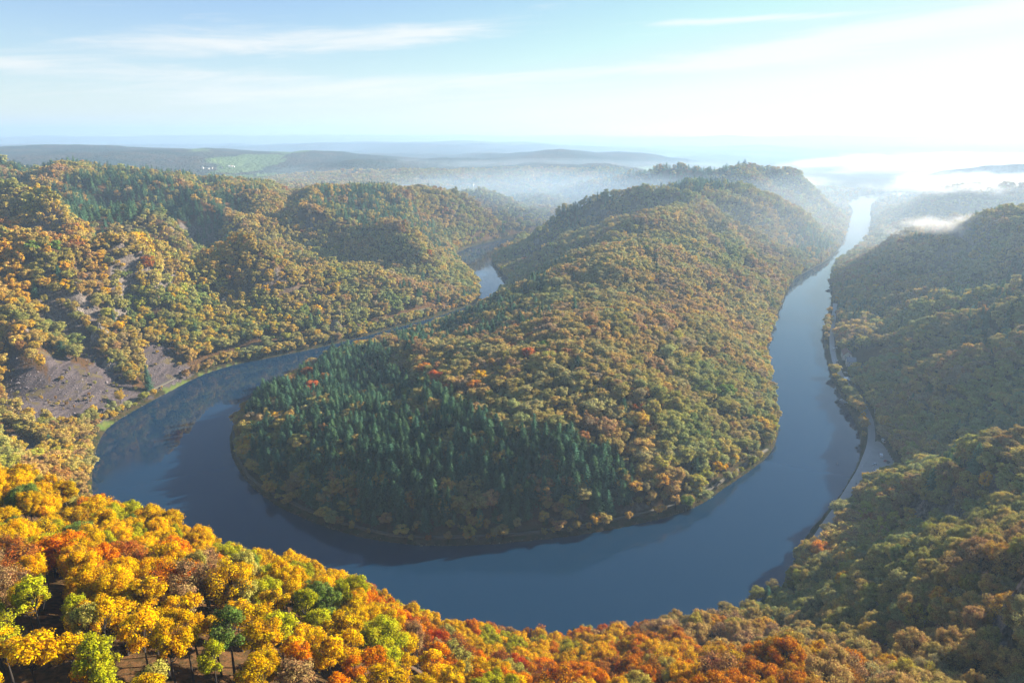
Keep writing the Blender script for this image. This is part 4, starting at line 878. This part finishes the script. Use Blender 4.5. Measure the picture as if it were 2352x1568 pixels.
for (u, v, a_, lb, c_) in [(1941, 921, 30, 'white moored boat with flat canopy at the dark bank bulge', W_), (1947, 924, 35, 'smaller white boat moored between its two neighbours', S_), (1952, 928, 30, 'white boat moored nearest the drone at the bank bulge', W_)]:
    x, y = at_z(u, v, 0); x -= 3; r_ = tag(empty('moored_boat', (x, y, .05), R(a_)), lb, 'boat', 'boats moored below the inn')
    vs, fs = [], []
    for yy, hw, zb in [(-3.4, .05, .5), (-2.2, .75, .15), (0, 1.05, 0), (2.2, 1.0, 0), (3.2, .9, .1)]: vs += [(-hw, yy, .85), (-hw * .7, yy, zb), (hw * .7, yy, zb), (hw, yy, .85)]
    for i in range(4):
        for j in range(3): q = i * 4 + j; fs.append((q, q + 1, q + 5, q + 4))
        fs.append((i * 4 + 3, i * 4, i * 4 + 4, i * 4 + 7))
    fs += [(0, 1, 2, 3), (19, 18, 17, 16)]
    MB().add(vs, fs).build('hull', plain('hull_paint', c_, .3), r_); MB().box((0, .9, 1.9), (1.7, 2.8, .08)).build('canopy', m_white, r_); MB().box((0, .4, 1.2), (1.5, .1, .6)).build('windscreen', m_glass, r_)
    for sx_ in (-.75, .75):
        for sy in (-.3, 2.1): MB().tube([(sx_, sy, .8), (sx_, sy, 1.9)], .03).build('post', m_dark, r_)
# signs on the left bank
x, y = at_z(506, 838, 1.5); r_ = tag(empty('navigation_sign', (x, y, gz(x, y)), R(20)), 'tall white shipping sign with stacked boards on the sunlit bank lawn', 'sign')
MB().tube([(0, 0, -.3), (0, 0, 5.6)], .09).build('pole', m_white, r_); MB().box((0, -.12, 5.1), (1.9, .08, 1.0)).build('board', m_white, r_); MB().box((0, -.12, 3.7), (1.3, .08, 1.1)).build('board', m_white, r_); MB().box((0, -.12, 2.3), (.8, .08, .7)).build('board', m_white, r_)
for u, v, lb in [(523, 835, 'small white marker post to the right of the tall shipping sign'), (467, 850, 'small white marker post to the left of the tall shipping sign')]:
    x, y = at_z(u, v, 1.5); r_ = tag(empty('marker_post', (x, y, gz(x, y))), lb, 'post', 'marker posts on the lawn'); MB().box((0, 0, .5), (.18, .18, 1.3)).build('post', m_white, r_); MB().box((0, 0, 1.3), (.7, .12, .6)).build('board', m_white, r_)

# castle ruin on the ridge
cx_, cy_, _ = at_y(1457, 470, 1640); g = gz(cx_, cy_)
r_ = tag(empty('castle_ruin', (cx_, cy_, g), R(8)), 'reddish brown castle ruin with two blunt towers among trees on the peninsula ridge', 'castle')
for s in (-1, 1):
    q = MB().tube([(s * 15, 0, -8), (s * 15, 0, 19 + s)], [4.6, 4.2], 14); q.build('tower', m_stone, r_)
q = MB().box((0, 0, 4), (30, 2.4, 24)); q.build('curtain_wall', m_stone, r_)
for k in range(6): MB().box((-11 + k * 4.4, 0, 16.8), (2.2, 2.2, 1.6)).build('merlon', m_stone, r_)
for k in range(4): MB().box((-9 + k * 6, -1.25, 10), (1.2, .2, 2.4)).build('window', m_dark, r_)
q = MB().box((3, 9, 5), (2.2, 18, 18)); q.build('side_wall', m_stone, r_)

# town and villages far behind
far_h = []
def far_house(u, v, w_, d_, h_, rz, rm, lb, nm='far_house', cat='house', pitch=.7, wm=None, gr=None):
    x, y = hit(u, v, 4); far_h.append((x, y, max(w_, d_) * .8)); house(nm, x, y, w_, d_, h_, rz, rm, lb, cat, gr, wm or m_plaster, pitch, 1, False)
for k, (u, v, w_, d_, h_) in enumerate([(925, 433, 30, 90, 9), (944, 431, 30, 80, 10), (962, 431, 26, 60, 10), (984, 434, 30, 70, 12)]):
    far_house(u, v - 2, w_, d_, h_, R(80), m_slate, ordn(k) + ' from left of the long white factory halls beyond the wooded hill', 'factory_hall', 'hall', .15, None, 'factory halls in the valley town')
far_house(1075, 428, 20, 50, 13, R(85), m_slate, 'tall white block standing out in the misty valley town', 'apartment_block', 'building', .1)
TW = [(1001, 434), (1008, 431), (1015, 435), (1022, 432), (1030, 434), (1037, 430), (1044, 433), (1052, 431), (1060, 434), (1088, 433), (1096, 430), (1105, 433), (1118, 431), (1130, 432)]
for k, (u, v) in enumerate(TW): far_house(u, v - 2, 12, 18, 9, R(20 + 47 * k % 90), [m_slate, m_tile, m_white][k % 3], ordn(k) + ' house from left in the hazy valley town', gr='houses of the valley town')
for k, (u, v) in enumerate([(466, 386), (472, 385), (479, 387), (486, 386), (527, 382), (532, 381), (537, 383), (510, 384)]): far_house(u, v, 8, 10, 4.5, R(30 * k), [m_white, m_tile][k % 2], ordn(k) + ' house from left of the village by the far green fields', gr='village houses by the green fields')
for k, (u, v) in enumerate([(1168, 456), (1177, 455), (1174, 463), (1190, 459), (1135, 447)]): far_house(u, v, 9, 12, 6, R(25 * k + 10), [m_white, m_slate][k % 2], ordn(k) + ' house of the clearing on the hill behind the left river arm', gr='houses on the hill clearing')

def turbine(u, v, y, hub, lb, ph):
    x, y, z = at_y(u, v, y); z = gz(x, y) - 2; z2 = at_y(u, v, y)[2]; z = max(z, z2 - 10) if z < z2 else z
    r_ = tag(empty('wind_turbine', (x, y, z), R(-u % 37)), lb, 'wind turbine', 'wind turbines on the skyline')
    MB().tube([(0, 0, -30), (0, 0, hub)], [5.5, 3.2], 8).build('tower', m_white, r_); MB().box((0, -2, hub + 2), (6, 14, 6)).build('nacelle', m_white, r_)
    for k in range(3):
        a_ = ph + k * 2.094; c, s = math.cos(a_), math.sin(a_)
        MB().tube([(0, -10, hub + 2), (s * 20, -10, hub + 2 + c * 20), (s * 58, -10, hub + 2 + c * 58)], [2.0, 2.8, .9], 4).build('blade', m_white, r_)
for k, (u, v, h_) in enumerate([(799, 327, 95), (820, 327, 85), (841, 327, 90), (865, 327, 98), (884, 328, 92), (1018, 328, 80), (1034, 328, 80), (1065, 327, 76), (1199, 328, 88), (1229, 328, 84), (1458, 316, 78), (1621, 313, 128), (1675, 312, 135), (1680, 312, 145), (1696, 314, 120), (1753, 315, 118), (1808, 313, 120)]):
    turbine(u, v, 14100, h_, ordn(k) + ' wind turbine from left along the far skyline', k * 1.3)

# rock outcrops breaking through the left slope and the near right corner
m_crag, t, o = mat('crag'); b = N(t, 'ShaderNodeBsdfDiffuse'); t.links.new(b.outputs[0], o.inputs[0]); tcn = N(t, 'ShaderNodeNewGeometry')
t.links.new(mixc(t, noise(t, tcn.outputs[0], .5, 6, .7, .35, .65), (.09, .08, .07), (.33, .28, .24)), b.inputs[0])
bp = N(t, 'ShaderNodeBump'); bp.inputs['Distance'].default_value = .8; t.links.new(noise(t, tcn.outputs[0], .8, 6, .7), bp.inputs['Height']); t.links.new(bp.outputs[0], b.inputs['Normal'])
crags = [(232, 770, 13, 26, 'tallest pale crag rising above the scree on the left'), (252, 830, 10, 14, 'broken dark cliff directly below the tallest pale crag'), (175, 705, 8, 9, 'narrow rock rib on the upper left slope'), (445, 742, 10, 17, 'pale rock face among trees halfway up the left slope'),
         (350, 640, 9, 8, 'rounded rock showing near the crest of the left slope'), (520, 690, 14, 12, 'wide slabby shaded cliff on the left slope'), (590, 700, 11, 12, 'narrower shaded cliff beside the wide slabby one'), (770, 745, 11, 15, 'dark cliff just above the bank path'),
         (560, 570, 9, 7, 'rock patch close under the left ridge line'), (2336, 1425, 8, 26, 'shaded rock pillar at the lower right edge of the photo'), (2120, 1180, 9, 20, 'green streaked crag in the shade of the right hillside')]
crag_xy = []
for k, (u, v, w_, h_, lb) in enumerate(crags):
    x, y = hit(u, v, 6); crag_xy.append((x, y, w_)); rg = np.random.default_rng(900 + k)
    nu, nv_ = 40, 26; a_ = np.linspace(0, 2 * np.pi, nu, endpoint=False); q = np.linspace(0, 1, nv_); A2, Q2 = np.meshgrid(a_, q)
    rad = w_ * (1 - Q2 ** 2.2 * .85) * (1 + .55 * (fbm(np.cos(A2) * 2.2 + k * 5 + Q2 * .7, np.sin(A2) * 2.2 + 3, 3) - .5)) * (1 + .25 * (fbm(np.cos(A2) * 6 + Q2 * 6, np.sin(A2) * 6 + k, 2) - .5)); rad *= 1 - .12 * (np.floor(Q2 * 6 + np.cos(A2 * 3)) % 2)
    Zz = h_ * (Q2 * (.75 + .6 * fbm(np.cos(A2) * 1.7 + k, np.sin(A2) * 1.7, 3))) - h_ * .35
    V = np.stack((rad * np.cos(A2), rad * np.sin(A2) * .7, Zz), -1).reshape(-1, 3); ii = np.arange(nu * nv_).reshape(nv_, nu); jj = np.roll(ii, -1, 1)
    F = np.stack((ii[:-1], jj[:-1], jj[1:], ii[1:]), -1).reshape(-1, 4); V = np.vstack((V, [[0, 0, V[-nu:, 2].mean()]])); T3 = np.stack((ii[-1], jj[-1], np.full(nu, len(V) - 1)), -1)
    o = link('rock_outcrop', np_mesh('rock_outcrop', V, [F, T3], m_crag)); o.location = (x, y, gz(x, y)); o.rotation_euler = (0, 0, R(45)); tag(o, lb, 'rock outcrop', 'rock outcrops on the wooded slopes')

# loose stones of the scree and of the shore
def rubble(name, x, y, size, m, label, cat):
    rg = np.random.default_rng(len(x)); n_ = len(x); base = np.array([(1, 0, 0), (-1, 0, 0), (0, 1, 0), (0, -1, 0), (0, 0, 1), (0, 0, -1)], float)
    tri = np.array([(0, 2, 4), (2, 1, 4), (1, 3, 4), (3, 0, 4), (2, 0, 5), (1, 2, 5), (3, 1, 5), (0, 3, 5)])
    V = base[None] * rg.uniform(.45, 1.1, (n_, 6, 1)) * size[:, None, None]; a_ = rg.uniform(0, 6.28, n_); c_, s_ = np.cos(a_)[:, None], np.sin(a_)[:, None]
    W3 = np.stack((V[..., 0] * c_ - V[..., 1] * s_, V[..., 0] * s_ + V[..., 1] * c_, V[..., 2] * .8), -1) + np.stack((x, y, ground_z(x, y)), -1)[:, None]
    tag(link(name, np_mesh(name, W3.reshape(-1, 3), (tri[None] + (np.arange(n_) * 6)[:, None, None]).reshape(-1, 3), m)), label, cat, kind='stuff')
m_rub = plain('scree_stone', (.17, .145, .15), .95, 0, .45, .25); rx, ry = [], []
for p in scree_polys:
    q = np.array(p); lo_, hi_ = q.min(0), q.max(0); a_ = rng.uniform(lo_[0], hi_[0], 2600); b_ = rng.uniform(lo_[1], hi_[1], 2600); k = inside(a_, b_, p) & (fbm(a_ / 12, b_ / 12, 2) > .42); rx.append(a_[k]); ry.append(b_[k])
rx, ry = np.concatenate(rx), np.concatenate(ry)
rubble('scree_rubble', rx, ry, np.exp(rng.normal(-.75, .55, len(rx))), m_rub, 'loose grey brown rubble strewn over the scree slopes on the left', 'rubble')
bx, by = [], []
for pl in (outer, inner):
    q = np.array(pl); s_ = np.concatenate(([0], np.cumsum(np.hypot(*np.diff(q, axis=0).T)))); t_ = rng.uniform(0, s_[-1], 5200); bx.append(np.interp(t_, s_, q[:, 0]) + rng.normal(0, .9, 5200)); by.append(np.interp(t_, s_, q[:, 1]) + rng.normal(0, .9, 5200))
bx, by = np.concatenate(bx), np.concatenate(by)
rubble('shore_stones', bx, by, np.exp(rng.normal(-.9, .45, len(bx))), plain('shore_stone', (.15, .135, .11), .95, 0, .45, .3), 'small rough stones lining the river shore', 'stones')

# ---------------------------------------------------------------- mist banks
def fog(loc, rad, dens, scale, lo, hi, label, seed=0.0, rz=0.0, colr=(.97, .98, 1)):
    m, t, o = mat('mist'); v = N(t, 'ShaderNodeVolumePrincipled'); t.links.new(v.outputs[0], o.inputs['Volume']); v.inputs['Color'].default_value = (*colr, 1); v.inputs['Anisotropy'].default_value = .1
    tcn = N(t, 'ShaderNodeTexCoord'); ln = N(t, 'ShaderNodeVectorMath', operation='LENGTH'); t.links.new(tcn.outputs['Object'], ln.inputs[0])
    mp = N(t, 'ShaderNodeMapping'); t.links.new(tcn.outputs['Object'], mp.inputs[0]); mp.inputs['Scale'].default_value = scale; mp.inputs['Location'].default_value = (seed, seed * .7, seed * .3)
    nn = noise(t, mp.outputs[0], 1.0, 5, .6)
    ed = N(t, 'ShaderNodeMapRange', interpolation_type='SMOOTHSTEP'); t.links.new(ln.outputs['Value'], ed.inputs[0]); ed.inputs[1].default_value = .35; ed.inputs[2].default_value = 1.0; ed.inputs[4].default_value = .42; q = M(t, 'SUBTRACT', nn, ed.outputs[0]); r = N(t, 'ShaderNodeMapRange', interpolation_type='SMOOTHSTEP'); t.links.new(q, r.inputs[0]); r.inputs[1].default_value = lo; r.inputs[2].default_value = hi; r.inputs[4].default_value = dens
    t.links.new(r.outputs[0], v.inputs['Density'])
    nu, nv_ = 20, 10; vs = [(0, 0, 1)] + [(math.sin(math.pi * i / nv_) * math.cos(2 * math.pi * j / nu), math.sin(math.pi * i / nv_) * math.sin(2 * math.pi * j / nu), math.cos(math.pi * i / nv_)) for i in range(1, nv_) for j in range(nu)] + [(0, 0, -1)]
    fs = [(0, 1 + j, 1 + (j + 1) % nu) for j in range(nu)] + [(1 + i * nu + j, 1 + (i + 1) * nu + j, 1 + (i + 1) * nu + (j + 1) % nu, 1 + i * nu + (j + 1) % nu) for i in range(nv_ - 2) for j in range(nu)] + [(len(vs) - 1, len(vs) - 1 - nu + (j + 1) % nu, len(vs) - 1 - nu + j) for j in range(nu)]
    o = MB().add(vs, fs).build('mist', m); o.location = loc; o.scale = rad; o.rotation_euler = (0, 0, rz); return tag(o, label, 'mist', kind='stuff')
def fz(u, v, y): return at_y(u, v, y)
fog((3300, 4700, 70), (2300, 1100, 130), .014, (5.5, 4.0, 1.8), .34, .74, 'white mist bank lying over the far plain beyond the right hills', 2.0)
fog((2150, 3250, 52), (760, 420, 88), .015, (5.0, 3.6, 1.8), .34, .74, 'nearer white mist bank billowing beside the far river bend', 17.0)
fog((1450, 3650, 35), (420, 380, 60), .006, (2.4, 2.4, 1.0), .32, .7, 'thin white mist over the far bend of the river', 5.0)
fog((1480, 2020, 122), (560, 150, 40), .035, (6, 2.6, 1.4), .38, .75, 'white mist strip trailing over the second hill on the right', 8.0, R(8))
fog((900, 1175, 124), (460, 105, 42), .02, (8, 2.6, 1.8), .37, .74, 'white mist wisp blowing off the wooded crest on the right', 11.0, R(-4))
fog((-200, 4300, 40), (3700, 2350, 130), .0009, (3.2, 2.6, 1.0), .30, .75, 'thin pale mist over the valley town', 14.0, 0, (.70, .83, .97))
fog((1500, 7800, 60), (10000, 5200, 260), .00022, (1.2, 1.2, .6), .10, .6, 'broad pale ground mist over the far country', 21.0, 0, (.38, .60, .90))
fog((150, 2130, 75), (900, 300, 150), .0021, (1.2, 1.2, .8), .10, .6, 'bluish mist lying between the castle ridge and the long hill behind it', 41.0, 0, (.55, .74, .95))
fog((1100, 1750, 85), (880, 1200, 190), .00055, (1.2, 1.2, .6), .10, .6, 'thin bluish morning mist filling the right arm of the valley', 31.0, 0, (.66, .82, .98))

# ---------------------------------------------------------------- air
m_h, t, o = mat('haze_air'); v = N(t, 'ShaderNodeVolumePrincipled'); t.links.new(v.outputs[0], o.inputs['Volume'])
v.inputs['Color'].default_value = (.46, .67, .93, 1); v.inputs['Density'].default_value = HAZE; v.inputs['Anisotropy'].default_value = 0.25
tag(MB().box((0, 0, 205), (52000, 52000, 430)).build('haze', m_h), 'pale blue morning haze filling the air over the valley', 'haze', kind='stuff')
